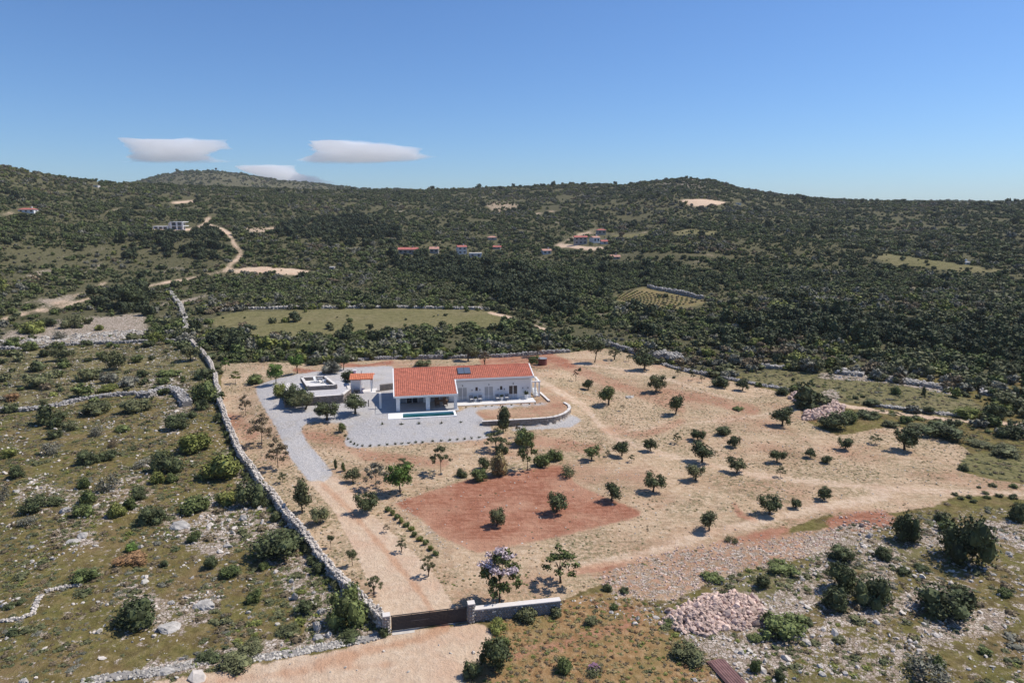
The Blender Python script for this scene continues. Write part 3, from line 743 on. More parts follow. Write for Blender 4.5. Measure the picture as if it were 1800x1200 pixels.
heap('stone_pile', [(1410, 738), (1415, 722), (1440, 708), (1470, 706), (1486, 716), (1480, 728), (1450, 742)], .4, 'pile of pale pink stones near the right end of boundary wall', .3, .8, 520, 120, M_PINKST, 4)
heap('stone_pile', [(1386, 700), (1392, 690), (1420, 688), (1434, 698), (1428, 706), (1400, 706)], .6, 'pale stone pile with reddish base where right wall meets track', .3, .8, 260, 60, M_PINKST, 5)

# ------------------------------------------------------------------ dressed walls: gate walls, retaining walls
def faced_wall(root, pts, thick, z0, z1, size=.32, cap=.07, mat=M_WALLST, capmat=M_CAP, close=False, capw=.06):
    """pts: local line of the wall's front face (stones on both faces), z0..z1 heights"""
    P = [np.array(p, float) for p in pts]
    segs = list(zip(P[:-1], P[1:])) + ([(P[-1], P[0])] if close else [])
    core = MB(); SP_, SS = [], []; caps = MB()
    for a, b in segs:
        d = b - a; L = np.linalg.norm(d); d /= L; nrm = np.array([-d[1], d[0]])
        ca, cb = a - d * .003, b + d * .003
        q = [ca, cb, cb + nrm * thick, ca + nrm * thick]
        core.hexa([(*p, z0) for p in q] + [(*p, z1) for p in q])
        if cap:
            q = [ca - d * capw * .5 - nrm * capw, cb + d * capw * .5 - nrm * capw, cb + d * capw * .5 + nrm * (thick + capw), ca - d * capw * .5 + nrm * (thick + capw)]
            caps.hexa([(*p, z1 + .002) for p in q] + [(*p, z1 + cap) for p in q])
        rows = max(2, int((z1 - z0) / (size * .75)))
        for r_ in range(rows):
            k = max(1, int(L / size))
            for i in range(k):
                u = (i + .5 + .5 * (r_ % 2) * .9) / k * L
                if u > L: continue
                for s in (0, thick):
                    p = a + d * (u + rng.uniform(-.05, .05)) + nrm * s
                    SP_.append((p[0], p[1], z0 + (r_ + .5) * (z1 - z0) / rows)); SS.append(size * rng.uniform(.8, 1.15))
    core.build('wall_core', M_MORTAR, root)
    n = len(SP_); V, F = rocks(np.array(SP_), np.array(SS), .75)
    o = obj('stones', mesh_np('stones', V, F, mat), root); o['kind'] = 'stuff'
    if cap: caps.build('coping', capmat, root)
def wl(root_xy, p): return (p[0] - root_xy[0], p[1] - root_xy[1])
g0 = plane(688, 1112); g1 = plane(821, 1095); ga = math.atan2(g1[1] - g0[1], g1[0] - g0[0]); glen = float(np.hypot(*(g1 - g0)))
gzz = max(gz(*g0), gz(*g1)) + .0
gate = empty('gate', (g0[0], g0[1], gzz), ga, 'dark brown slatted sliding gate across the sandy drive', 'gate')
GH = 1.22
fr = MB()
for x in (.03, glen * .26, glen * .5, glen * .74, glen - .09): fr.box(x, x + .06, .035, .085, .12, GH)
fr.box(0, glen, .03, .09, GH, GH + .05); fr.box(0, glen, .03, .09, .08, .13)
fr.build('gate_frame', M_GATE, gate)
sl_me = MB().box(0.02, glen - .02, 0, .028, 0, .088).mesh('slat', M_GATE)
for k in range(10): obj('slat', sl_me, gate, (0, 0, .145 + k * .107))
whl = MB().tube([(0, 0, 0), (0, .05, 0)], [.06, .06], 10).mesh('wheel', M_GREY)
for x in (.9, 2.1, 3.6, 4.7): obj('wheel', whl, gate, (x, .03, .06))
b = MB().box(glen * .26, glen * .5, -.012, -.004, .70, .715).build('handle_rail', M_GREY, gate)
sill = empty('gate_threshold', (g0[0], g0[1], gzz), ga, 'pale concrete threshold strip with rail under the gate', 'threshold')
MB().box(.05, glen - .9, -.42, .25, -.3, .02).build('concrete_strip', M_CONC, sill)
MB().box(.05, glen - .05, .04, .07, .021, .04).build('rail', M_GREY, sill)
MB().box(glen - .88, glen - .05, -.3, .25, -.3, -.03).build('drain_slab', M_GREY, sill)
def pillar(p, h, label, mat):
    e = empty('gate_pillar', (p[0], p[1], gz(*p)), ga, label, 'pillar')
    MB().box(-.22, .22, -.22, .22, -.3, h).build('pillar_core', M_MORTAR, e)
    P_, S_ = [], []
    for r_ in range(6):
        for s in range(2):
            for fx, fy in ((1, 0), (-1, 0), (0, 1), (0, -1)):
                o_ = (s - .5) * .22 + rng.uniform(-.03, .03)
                P_.append((fx * .22 + (fy != 0) * o_, fy * .22 + (fx != 0) * o_, .1 + r_ * h / 6)); S_.append(rng.uniform(.2, .3))
    V, F = rocks(np.array(P_), np.array(S_), .8)
    for q in range(len(P_)):
        obj('stone', rock_mesh(mat.name, mat, q % 12), e, P_[q], rng.uniform(0, 6.28, 3), (S_[q],) * 3)
    MB().box(-.27, .27, -.27, .27, h + .002, h + .09).build('coping', M_CAP, e)
d_ = (g1 - g0) / glen
pillar(g0 - d_ * .32 + np.array([0, .05]), 1.35, 'stone gate pillar at the left end of the gate', M_STONEP)
pillar(g1 + d_ * .32 + np.array([0, .05]), 1.5, 'stone gate pillar between gate and white-capped wall', M_STONE)
w0 = plane(831, 1094); w1 = plane(985, 1077); wz = gz(*((w0 + w1) / 2))
gw = empty('gate_wall', (w0[0], w0[1], wz), 0, 'straight stone wall with broad white coping right of the gate', 'stone wall')
faced_wall(gw, [(0, 0), wl(w0, w1)], .42, -.3, .92, .22, .09, M_STONE, M_CAP)
wd = (w1 - w0) / np.linalg.norm(w1 - w0); wa = math.atan2(wd[1], wd[0])
MB().box(1.45, 1.75, -.16, -.05, .48, .74).build('meter_box', M_GREY, gw, rot=(0, 0, wa))

# ------------------------------------------------------------------ the house
C_, S_ = math.cos(TH), math.sin(TH)
def hw(u, v, z=0.0): return Vector((HX + u * C_ - v * S_, HY + u * S_ + v * C_, ZP + z))
def hu(px, v, z):                                  # house u for a photo column
    lo, hi = -8.0, 30.0
    for _ in range(50):
        m = (lo + hi) / 2; p = hw(m, v, z)
        if proj(p.x, p.y, p.z)[0] < px: lo = m
        else: hi = m
    return lo
house = empty('house', hw(0, 0), TH, 'long white single-storey house with red tiled roof and covered porch', 'house')
L, LB, DR, DB, ZE, TP = 22.142, 9.566, 3.932, 4.098, 3.585, .307
def zroof(v): return ZE + v * TP if v < DR else ZE + DR * TP - (v - DR) * TP
VB = 2 * DR
def hbox(nm, mat, *a, parent=house): return MB().box(*a).build(nm, mat, parent)
def prism(nm, mat, prof, u0, u1, parent=house):
    """extrude a (v, z) profile along u"""
    n = len(prof); V = [(u0, v, z) for v, z in prof] + [(u1, v, z) for v, z in prof]
    me = bpy.data.meshes.new(nm); me.from_pydata(V, [], [tuple(range(n)), tuple(range(2 * n - 1, n - 1, -1))] + [((i + 1) % n, i, i + n, (i + 1) % n + n) for i in range(n)])
    me.materials.append(mat); return obj(nm, me, parent)
TH_R = .16
# walls (gable ends follow the roof)
vw0, vw1 = .5, VB - .5
prism('gable_wall', M_WHITE, [(vw0, 0), (vw1, 0), (vw1, zroof(vw1) - TH_R), (DR, zroof(DR) - TH_R), (vw0, zroof(vw0) - TH_R)], L - .65, L - .4)
prism('gable_wall', M_WHITE, [(vw0, 0), (vw1, 0), (vw1, zroof(vw1) - TH_R), (DR, zroof(DR) - TH_R), (vw0, zroof(vw0) - TH_R)], .4, .65)
hbox('back_wall', M_WHITE, .65, L - .65, vw1 - .25, vw1, 0, zroof(vw1) - TH_R)
zt0 = zroof(.5) - TH_R
# front wall of the right wing with its openings: piers between doors, one piece
DOORS = [hu(813, .5, 1), hu(859.3, .5, 1), hu(902, .5, 1)]
WINS = [hu(837.8, .5, 1.7), hu(881, .5, 1.7)]
fw = MB(); edges = [LB - .1]
ops = sorted([(d - .72, d + .72, .0, 2.15) for d in DOORS] + [(w_ - .19, w_ + .19, 1.5, 2.1) for w_ in WINS] + [(1.0, 4.6, .0, 2.15), (5.7, 8.6, .0, 2.15)])
cur = .65
for a, b_, zb, zt_ in ops:
    fw.box(cur, a, .5, .75, 0, zt0 - .5)
    if zb > 0: fw.box(a, b_, .5, .75, 0, zb)
    fw.box(a, b_, .5, .75, zt_, zt0 - .5); cur = b_
fw.box(cur, L - .65, .5, .75, 0, zt0 - .5)
fw.build('front_wall', M_WHITE, house)
hbox('wall_top_band', M_BAND, .65, L - .65, .47, .77, zt0 - .5, zt0)  # plain grey strip along the top of the front wall
hbox('soffit', M_WHITE, .65, L - .65, -.02, .47, zt0 - .02, zt0 + .0)
hbox('floor_slab', M_GREY, .65, L - .65, .75, vw1 - .25, -.02, .02)
# french doors
for k, d in enumerate(DOORS):
    dr = hbox('door', M_SHUT, d - .72, d + .72, .56, .60, .05, .72)
    MB().box(d - .72, d - .66, .53, .62, .0, 2.15).box(d + .66, d + .72, .53, .62, 0, 2.15).box(d - .05, d + .05, .53, .62, 0, 2.15).box(d - .66, d + .66, .53, .62, 2.08, 2.15).box(d - .66, d + .66, .53, .62, .02, .06).build('door_frame', M_TRIM, dr)
    for s in (-1, 1):
        MB().box(d + s * .355 - .30, d + s * .355 + .30, .57, .59, .72, 2.07).build('pane', M_GLASS if k == 2 else M_GLASSL, dr)
    if k < 2:
        for s in (-1, 1):
            sh = MB()
            for q in range(14): sh.box(d + s * .355 - .28, d + s * .355 + .28, .545, .56, .76 + q * .093, .82 + q * .093)
            sh.build('shutter_slats', M_SHUT, dr)
for q, w_ in enumerate(WINS):
    wn = hbox('window', M_GLASS, w_ - .19, w_ + .19, .58, .60, 1.5, 2.1)
    MB().box(w_ - .24, w_ + .24, .44, .52, 1.43, 1.48).build('sill', M_TRIM, wn)
# wall lamps: above each door and in pairs between
lamp = MB().box(-.05, .05, -.12, 0, -.09, .09).box(-.03, .03, -.08, -.02, .09, .13).mesh('wall_lamp', M_DARK)
for px, z in ((813, 2.45), (859.3, 2.45), (902, 2.45), (829.7, 1.65), (843.5, 1.65), (875.5, 1.6), (886.5, 1.6), (918.8, 1.65), (928, 1.65)):
    obj('wall_lamp', lamp, house, (hu(px, .5, z), .495, z))
# porch glazing
gl = hbox('sliding_door', M_TRIM, 1.0, 4.6, .60, .64, 2.08, 2.15)
for x in (1.0, 1.9, 2.8, 3.7, 4.54): MB().box(x, x + .06, .58, .66, 0, 2.08).build('frame', M_TRIM, gl)
for x, m in ((1.06, M_GLASSL), (1.96, M_GLASS), (2.86, M_GLASS), (3.76, M_GLASSL)): MB().box(x, x + .84, .61, .63, .04, 2.08).build('pane', m, gl)
gl = hbox('sliding_door', M_TRIM, 5.7, 8.6, .60, .64, 2.08, 2.15)
for x in (5.7, 7.1, 8.54): MB().box(x, x + .06, .58, .66, 0, 2.08).build('frame', M_TRIM, gl)
for x in (5.76, 7.16): MB().box(x, x + 1.34, .61, .63, .04, 2.08).build('pane', M_GLASSL, gl)
# porch pillars, beam and the free column on the left
for x, w_ in ((.62, .55), (5.05, .6), (9.22, .45)):
    hbox('porch_pillar', M_WHITE, x - w_ / 2, x + w_ / 2, -DB + .25, -DB + .75, 0, zroof(-DB + .75) - TH_R - .03)
hbox('porch_beam', M_WHITE, .35, LB - .1, -DB + .30, -DB + .62, zroof(-DB + .3) - TH_R - .28, zroof(-DB + .3) - TH_R - .01)
uc = hu(668.5, -1.6, 1)
hbox('free_column', M_WHITE, uc - .16, uc + .16, -1.76, -1.44, 0, 2.35)
# side porch at the right end: posts, beam and stair
for u_, v_ in ((L + .35, .9), (L + 1.0, .75), (L + .35, 3.6), (L + 1.0, 3.6)):
    hbox('side_post', M_WHITE, u_ - .1, u_ + .1, v_ - .1, v_ + .1, -.1, 2.45)
MB().box(L + .2, L + 1.2, .6, .85, 2.452, 2.62).box(L + .2, L + 1.2, 3.45, 3.75, 2.452, 2.62).box(L - .38, L + .19, .62, .82, 2.46, 2.6).build('side_beam', M_WHITE, house)
hbox('side_beam', M_WHITE, L + .9, L + 1.12, .86, 3.44, 2.46, 2.6)
st = MB()
for k in range(6): st.box(L + .3, L + 1.0, 1.1 + k * .3, 1.38 + k * .3, -.1, .15 + k * .17)
st.build('steps', M_WHITE, house)
# roof: slabs, tiles, trim
rf = prism('roof', M_TRIM, [(-DB, zroof(-DB) - TH_R), (DR, zroof(DR) - TH_R), (DR, zroof(DR) - .03), (-DB, zroof(-DB) - .03)], 0, LB)
def slab(u0, u1, v0, v1, nm='roof_slab'):
    return prism(nm, M_TRIM, [(v0, zroof(v0) - TH_R), (v1, zroof(v1) - TH_R), (v1, zroof(v1) - .03), (v0, zroof(v0) - .03)], u0, u1, rf)
slab(LB + .002, L, 0, DR); slab(0, L, DR + .002, VB)
def tiles(u0, u1, va, vb, zf, name, mat, parent, per=.30, row=.38):
    nu = max(2, int(round((u1 - u0) / per))); nrw = max(1, int(round(abs(vb - va) / row))); k = 5
    us = np.linspace(u0, u1, nu * k + 1); ph = np.arange(nu * k + 1) % k / k
    hz = .055 * np.sin(ph * math.pi * 1.0) ** 1.0 + np.where(ph == 0, -.015, 0)
    V = []; Q = []
    for r_ in range(nrw):
        a, b_ = va + (vb - va) * r_ / nrw, va + (vb - va) * (r_ + 1) / nrw
        i0 = len(V) * 1
        for vv, dz in ((a, .035), (b_, .0)):
            jit = rng.normal(0, .005, len(us))
            V += [(u, vv, zf(vv) + h + dz + j) for u, h, j in zip(us, hz, jit)]
        m = len(us)
        for c in range(nu):                          # each tile its own strip
            Q += [(i0 + c * k + j, i0 + c * k + j + 1, i0 + m + c * k + j + 1, i0 + m + c * k + j) for j in range(k)]
    V = np.array(V); Q = np.array(Q)
    # split into one island per tile so that each takes its own shade
    t_id = np.repeat(np.arange(len(Q) // k), k)
    keys = t_id[:, None] * (10 ** 7) + Q
    u, inv = np.unique(keys.ravel(), return_inverse=True)
    me = mesh_np(name, V[u % 10 ** 7], inv.reshape(-1, 4), mat)
    o = obj(name, me, parent); o['kind'] = 'stuff'; return o
tiles(.13, LB - .13, -DB + .10, DR, zroof, 'roof_tiles', M_TILE, rf)
tiles(LB - .128, L - .13, .10, DR, zroof, 'roof_tiles', M_TILE, rf)
tiles(.13, L - .13, VB - .1, DR, zroof, 'roof_tiles', M_TILE, rf)
rt = MB(); rt.tube([(.13, DR, zroof(DR) + .02), (L - .13, DR, zroof(DR) + .02)], [.10, .10], 8); rt.build('ridge_tiles', M_TILE, rf)
def trim_v(u0, u1, v0, v1):
    return prism('verge', M_TRIM, [(v0, zroof(v0) - TH_R - .06), (v1, zroof(v1) - TH_R - .06), (v1, zroof(v1) + .09), (v0, zroof(v0) + .09)], u0, u1, rf)
trim_v(-.03, .128, -DB, DR); trim_v(-.03, .128, DR + .002, VB); trim_v(LB - .126, LB + .03, -DB, -.003); trim_v(L - .128, L + .03, 0, DR); trim_v(L - .128, L + .03, DR + .002, VB)
MB().box(.13, LB - .128, -DB - .03, -DB + .095, zroof(-DB) - TH_R - .05, zroof(-DB) + .035).build('eave_trim', M_TRIM, rf)
MB().box(LB + .032, L - .13, -.03, .095, zroof(0) - TH_R - .05, zroof(0) + .035).build('eave_trim', M_TRIM, rf)
# solar collectors lying on the roof
for k, px in enumerate((809.7, 821)):
    u_ = hu(px, 2.3, zroof(2.3)); n = math.hypot(1, TP)
    sp = empty('solar_collector', (u_, 2.3, zroof(2.3) + .10)); sp.rotation_euler = (math.atan(TP), 0, 0); sp.parent = house
    MB().box(-.52, .52, -.95, .95, 0, .09).build('collector_frame', M_DARK, sp)
    MB().box(-.47, .47, -.90, .90, .092, .10).build('collector_glass', M_SOLAR, sp)
# ------------------------------------------------------------------ terraces, pool
ter = empty('terrace', hw(0, 0), TH, 'pale paved terrace along the house front and under the porch', 'terrace'); ter['kind'] = 'structure'
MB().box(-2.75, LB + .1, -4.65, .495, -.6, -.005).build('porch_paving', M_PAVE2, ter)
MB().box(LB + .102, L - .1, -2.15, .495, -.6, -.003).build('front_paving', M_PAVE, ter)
MB().box(L - .098, L + 1.5, -2.0, 4.0, -.5, -.10).build('side_paving', M_CONC, ter)
pool = empty('swimming_pool', hw(0, 0), TH, 'narrow swimming pool with white coping in front of the porch', 'swimming pool')
pu0, pu1, pv0, pv1 = 1.25, 8.72, -7.30, -5.18
MB().box(pu0 - .25, pu1 + .32, pv0 - .30, pv0, -.35, .06).box(pu0 - .25, pu1 + .32, pv1, pv1 + .32, -.35, .06).box(pu0 - .25, pu0, pv0, pv1, -.35, .06).box(pu1, pu1 + .32, pv0, pv1, -.35, .06).build('coping', M_TRIM, pool)
MB().box(-.85, pu0 - .26, pv0 - .30, pv1 + .32, -.35, .055).build('side_slab', M_TRIM, pool)
bs = MB(); zb = -1.5
bs.box(pu0 - .2, pu1 + .2, pv0 - .2, pv1 + .2, zb - .15, zb)
for a in ((pu0 - .2, pu0, pv0 - .2, pv1 + .2), (pu1, pu1 + .2, pv0 - .2, pv1 + .2), (pu0, pu1, pv0 - .2, pv0), (pu0, pu1, pv1, pv1 + .2)): bs.box(*a, zb, -.352)
bs.build('basin', M_BASIN, pool)
MB().box(pu1 - 1.5, pu1 - .001, pv1 - .9, pv1 - .001, zb + .001, -.55).box(pu1 - .5, pu1 - .001, pv0 + .001, pv1 - .901, zb + .001, -.35).build('pool_steps', M_BASIN, pool)
MB().add([(pu0, pv0, -.12), (pu1, pv0, -.12), (pu1, pv1, -.12), (pu0, pv1, -.12)], [(0, 1, 2, 3)]).build('water', M_WATER, pool)
# low planter wall with white coping at the right end of the terrace
q0 = plane(948, 691, ZP); q1 = plane(964, 706, ZP)
pl = empty('planter_wall', (q0[0], q0[1], ZP - .2), 0, 'low white-capped wall stepping down from the side porch', 'wall')
faced_wall(pl, [(0, 0), wl(q0, q1)], .25, -.6, .35, .25, .06)
# curved retaining wall
cv = [(848, 740.5), (867, 739.5), (903, 737.5), (935, 735.8), (961, 734), (974, 732.3), (983, 730), (993, 726), (1000, 721), (1003.5, 716), (1001, 711), (993, 706.5)]
cvw = [plane(a, b, 1.0) for a, b in cv]
rw = empty('retaining_wall', (cvw[0][0], cvw[0][1], 0), 0, 'curved stone retaining wall with white coping around the red earth bed', 'stone wall')
faced_wall(rw, [wl(cvw[0], p) for p in cvw], .3, -.3, .95, .24, .07)
# ------------------------------------------------------------------ raised stone terrace left of the house
o_pts = [plane(501, 716, .9), plane(604, 708, .9), plane(616.5, 697.5, .9), plane(613.5, 688, .9)]
bl = plane(505, 674, 2.2)
org = o_pts[0]
rt_ = empty('raised_terrace', (org[0], org[1], .9), 0, 'raised stone-walled gravel terrace with sunken white patio beside driveway', 'terrace')
faced_wall(rt_, [wl(org, bl), wl(org, org), wl(org, o_pts[1]), wl(org, o_pts[2]), wl(org, o_pts[3])], .35, -.5, 1.3, .3, .07)
pp = [wl(org, p) for p in (bl, org, o_pts[1], o_pts[2], o_pts[3], plane(596, 668, 2.2))]
me = bpy.data.meshes.new('gravel_fill'); n = len(pp)
me.from_pydata([(x, y, 1.22) for x, y in pp] + [(x, y, -.3) for x, y in pp], [], [tuple(range(n))] + [(i, i + n, (i + 1) % n + n, (i + 1) % n) for i in range(n)])
M_GRAV = plain('grey_gravel', (.47, .45, .45), .95, .3, 6, bump=.6)
me.materials.append(M_GRAV); obj('gravel_fill', me, rt_)
ip = [wl(org, plane(a, b, 2.75)) for a, b in ((540, 679.5), (592.5, 676.5), (571.5, 660.5), (528.5, 663))]
faced_wall(rt_, ip, .30, 1.2, 1.85, .26, .06, close=True)
me = bpy.data.meshes.new('patio_floor'); me.from_pydata([(x, y, 1.30) for x, y in ip], [], [(0, 1, 2, 3)]); me.materials.append(M_PAVE); obj('patio_floor', me, rt_)
def chair(p, rz, label, group, mat=M_WHITE, s=1.0):
    e = empty('chair', p, rz, label, 'chair', group)
    e.scale = (s, s, s)
    MB().box(-.28, .28, -.30, .28, .34, .42).build('seat', mat, e)
    MB().hexa([(-.28, .24, .42), (.28, .24, .42), (.28, .30, .42), (-.28, .30, .42), (-.28, .38, .92), (.28, .38, .92), (.28, .43, .92), (-.28, .43, .92)]).build('backrest', mat, e)
    lg = MB().box(-.025, .025, -.025, .025, 0, .338).mesh('leg', mat)
    for x in (-.24, .24):
        for y in (-.26, .24): obj('leg', lg, e, (x, y, 0))
    for x in (-.31, .26): MB().box(x, x + .05, -.28, .26, .56, .60).build('armrest', mat, e)
    return e
ipw = lambda px, py: plane(px, py, 2.2)
for (px, py, rz, lab) in ((556, 671.5, 1.2, 'white patio chair left of the dark patio table'), (570, 672.5, -1.3, 'white patio chair right of the dark patio table')):
    q = ipw(px, py); chair((q[0], q[1], 2.2), rz, lab, 'chairs on the sunken patio')
def table(p, rz, label, w_, d_, h, mat, cat='table'):
    e = empty('table', p, rz, label, cat)
    MB().box(-w_ / 2, w_ / 2, -d_ / 2, d_ / 2, h - .05, h).build('tabletop', mat, e)
    lg = MB().box(-.03, .03, -.03, .03, 0, h - .052).mesh('leg', mat)
    for x in (-w_ / 2 + .06, w_ / 2 - .06):
        for y in (-d_ / 2 + .06, d_ / 2 - .06): obj('leg', lg, e, (x, y, 0))
q = ipw(563, 671.5); table((q[0], q[1], 2.2), .2, 'dark square table in the sunken white patio', .8, .8, .7, M_GREY)
# ------------------------------------------------------------------ small outbuilding with tiled roof
ob = plane(617, 690, .9); obr = plane(655, 689, .9); oa = math.atan2(obr[1] - ob[1], obr[0] - ob[0]); ol = float(np.hypot(*(obr - ob)))
out = empty('outbuilding', (ob[0], ob[1], .9), oa, 'small white outdoor kitchen with orange tiled roof left of the house', 'outbuilding')
MB().box(0, ol * .43, 1.8, 2.05, 0, 2.2).box(0, .25, 0, 1.8, 0, 2.2).box(ol * .43 - .2, ol * .43, .1, 1.8, 0, 2.2).box(.25, ol * .43 - .2, .1, .3, 0, 2.2).build('wall', M_WHITE, out)
MB().box(ol - .28, ol - .08, .0, .2, 0, 2.25).build('post', M_WHITE, out)
MB().box(ol - .28, ol - .08, 2.2, 2.4, 0, 2.6).build('post', M_WHITE, out)
MB().box(ol * .43 + .01, ol + .5, -.6, 2.4, -.3, .06).build('floor_slab', M_PAVE, out)
zo = lambda v: 2.3 + .30 * (v + .35) if v < 1.5 else 2.3 + .30 * 1.85 - .3 * (v - 1.5)
V = [(u, v, zo(v) - d) for u in (-.2, ol + .15) for v, d in ((-.35, .1), (1.5, .1), (3.2, .1), (3.2, 0), (1.5, 0), (-.35, 0))]
me = bpy.data.meshes.new('roof'); me.from_pydata(V, [], [(0, 1, 2, 3, 4, 5), (11, 10, 9, 8, 7, 6)] + [((i + 1) % 6, i, i + 6, (i + 1) % 6 + 6) for i in range(6)]); me.materials.append(M_TILE2)
rfo = obj('roof', me, out)
tiles(-.2, ol + .15, -.37, 1.5, lambda v: zo(v) + .01, 'roof_tiles', M_TILE2, rfo); tiles(-.2, ol + .15, 3.2, 1.5, lambda v: zo(v) + .01, 'roof_tiles', M_TILE2, rfo)
ch = MB().box(.35, .75, 1.6, 2.0, 2.4, 3.35).build('chimney', M_WHITE, rfo); MB().box(.30, .80, 1.55, 2.05, 3.352, 3.42).build('chimney_cap', M_WHITE, ch)
MB().tube([(1.6, 1.7, 2.8), (1.6, 1.7, 3.3)], [.06, .06], 8).build('flue', M_GREY, rfo)
bq = empty('barbecue', (ob[0] + math.cos(oa) * 1.0 - math.sin(oa) * -.5, ob[1] + math.sin(oa) * 1.0 + math.cos(oa) * -.5, .9), oa, 'dark barbecue standing before the white kitchen wall', 'barbecue')
MB().box(-.5, .5, -.2, .2, .0, .55).build('cabinet', M_DARK, bq)
MB().tube([(-.4, 0, .62), (.4, 0, .62)], [.17, .17], 10).build('hood', M_GREY, bq)
for x in (-.35, .35): MB().box(x - .12, x + .12, -.24, -.21, .1, .35).build('cabinet_door', M_GREY, bq)
sw0 = plane(669, 687, .9); sw1 = plane(692, 684, .9)
sw = empty('stone_wall', (sw0[0], sw0[1], .9), 0, 'short brown stone wall between outbuilding and house', 'stone wall')
faced_wall(sw, [(0, 0), wl(sw0, sw1)], .4, -.2, 1.05, .25, 0)
pst = plane(648, 714, .9); e = empty('timber_post', (pst[0], pst[1], .9), 0, 'dark post standing at the left edge of the porch shade', 'post')
MB().box(-.06, .06, -.06, .06, -.2, 1.0).build('shaft', M_DARK, e); MB().box(-.08, .08, -.08, .08, 1.001, 1.05).build('post_cap', M_GREY, e)
# ------------------------------------------------------------------ terrace furniture
def tpos(px, v): p = hw(hu(px, v, 0), v); return p
for px, rz, lab in ((829, .15, 'first grey terrace chair from the left, before the house wall'), (844, -.15, 'second grey terrace chair from the left, before the house wall'), (875, .15, 'third grey terrace chair from the left, before the house wall'), (891, -.15, 'rightmost grey terrace chair before the house wall')):
    p = tpos(px, -.45); c_ = chair(p, TH + rz, lab, 'chairs on the front terrace', M_GREY, 1.05)
    MB().box(-.25, .25, -.27, .22, .422, .50).build('cushion', M_PAVE, c_)
def potted(p, label, s=1.0, hue='dark', potm=M_WHITE):
    e = empty('potted_plant', p, 0, label, 'plant')
    MB().tube([(0, 0, 0), (0, 0, .5 * s)], [.17 * s, .24 * s], 10).build('pot', potm, e)
    V = []; 
    n = 60; d = rng.normal(size=(n, 3)); d[:, 2] = np.abs(d[:, 2]) + .3; d /= np.linalg.norm(d, axis=1)[:, None]
    tip = d * rng.uniform(.35, .55, (n, 1)) * s + np.array([0, 0, .5 * s]); base = d * .05 + np.array([0, 0, .48 * s])
    sd = np.cross(d, rng.normal(size=(n, 3))); sd /= np.linalg.norm(sd, axis=1)[:, None] + 1e-9
    V = np.stack([base + sd * .05 * s, base - sd * .05 * s, tip], 1).reshape(-1, 3)
    obj('leaves', mesh_np('leaves', V, np.arange(3 * n).reshape(-1, 3), LEAF[hue]), e)
potted(tpos(836, -.3), 'bushy potted plant between the left pair of terrace chairs', 1.0)
potted(tpos(882, -.3), 'bushy potted plant between the right pair of terrace chairs', 1.15)
potted(tpos(925, -.1), 'tall white pot with spiky plant near right end of terrace', 1.5)
dt = hw(7.2, -1.4); table(dt, TH, 'brown wooden dining table in the shade of the porch', 2.0, .9, .75, M_WOOD)
for k, (u_, v_, r_) in enumerate(((6.6, -2.2, 3.14), (7.8, -2.2, 3.14), (6.6, -.6, 0), (7.8, -.6, 0))):
    chair(hw(u_, v_), TH + r_, ['front left brown dining chair at the porch table', 'front right brown dining chair at the porch table', 'rear left brown dining chair at the porch table', 'rear right brown dining chair at the porch table'][k], 'chairs at the porch table', M_WOOD)
# red-brown tank beside the round bush behind the house
tk = at(953, 641); e = empty('water_tank', tk, 0, 'round red-brown tank beside the bush behind the house', 'tank')
MB().tube([(0, 0, -.1), (0, 0, 1.3)], [.95, .95], 20).build('drum', M_TANK, e); MB().tube([(0, 0, 1.301), (0, 0, 1.38)], [1.0, 1.0], 20).build('lid', M_GREY, e)
# corrugated sheets lying at the bottom right
s0 = at(1262, 1160); s1 = at(1300, 1202); sa = math.atan2(s1.y - s0.y, s1.x - s0.x); sln = math.hypot(s1.x - s0.x, s1.y - s0.y) * 1.25
e = empty('corrugated_sheets', (s0.x, s0.y, s0.z + .12), sa, 'reddish corrugated metal sheets lying stacked at bottom right', 'metal sheets')
for k in range(3):
    n = 25; us = np.linspace(0, 1.1, n); hz = .035 * np.sin(us / 1.1 * 6 * 2 * math.pi)
    V = [(x, u - .9 + k * .05, h + k * .05) for x in (k * .12, sln - k * .05) for u, h in zip(us, hz)]
    Q = [(i, i + 1, n + i + 1, n + i) for i in range(n - 1)]
    o = obj('sheet', mesh_np('sheet', V, np.array(Q), M_SHEET, True), e)
bl_ = MB().box(.3, .42, -1.0, .3, -.2, -.04).box(sln - .6, sln - .48, -1.0, .3, -.2, -.04).build('batten', M_WOOD, e)

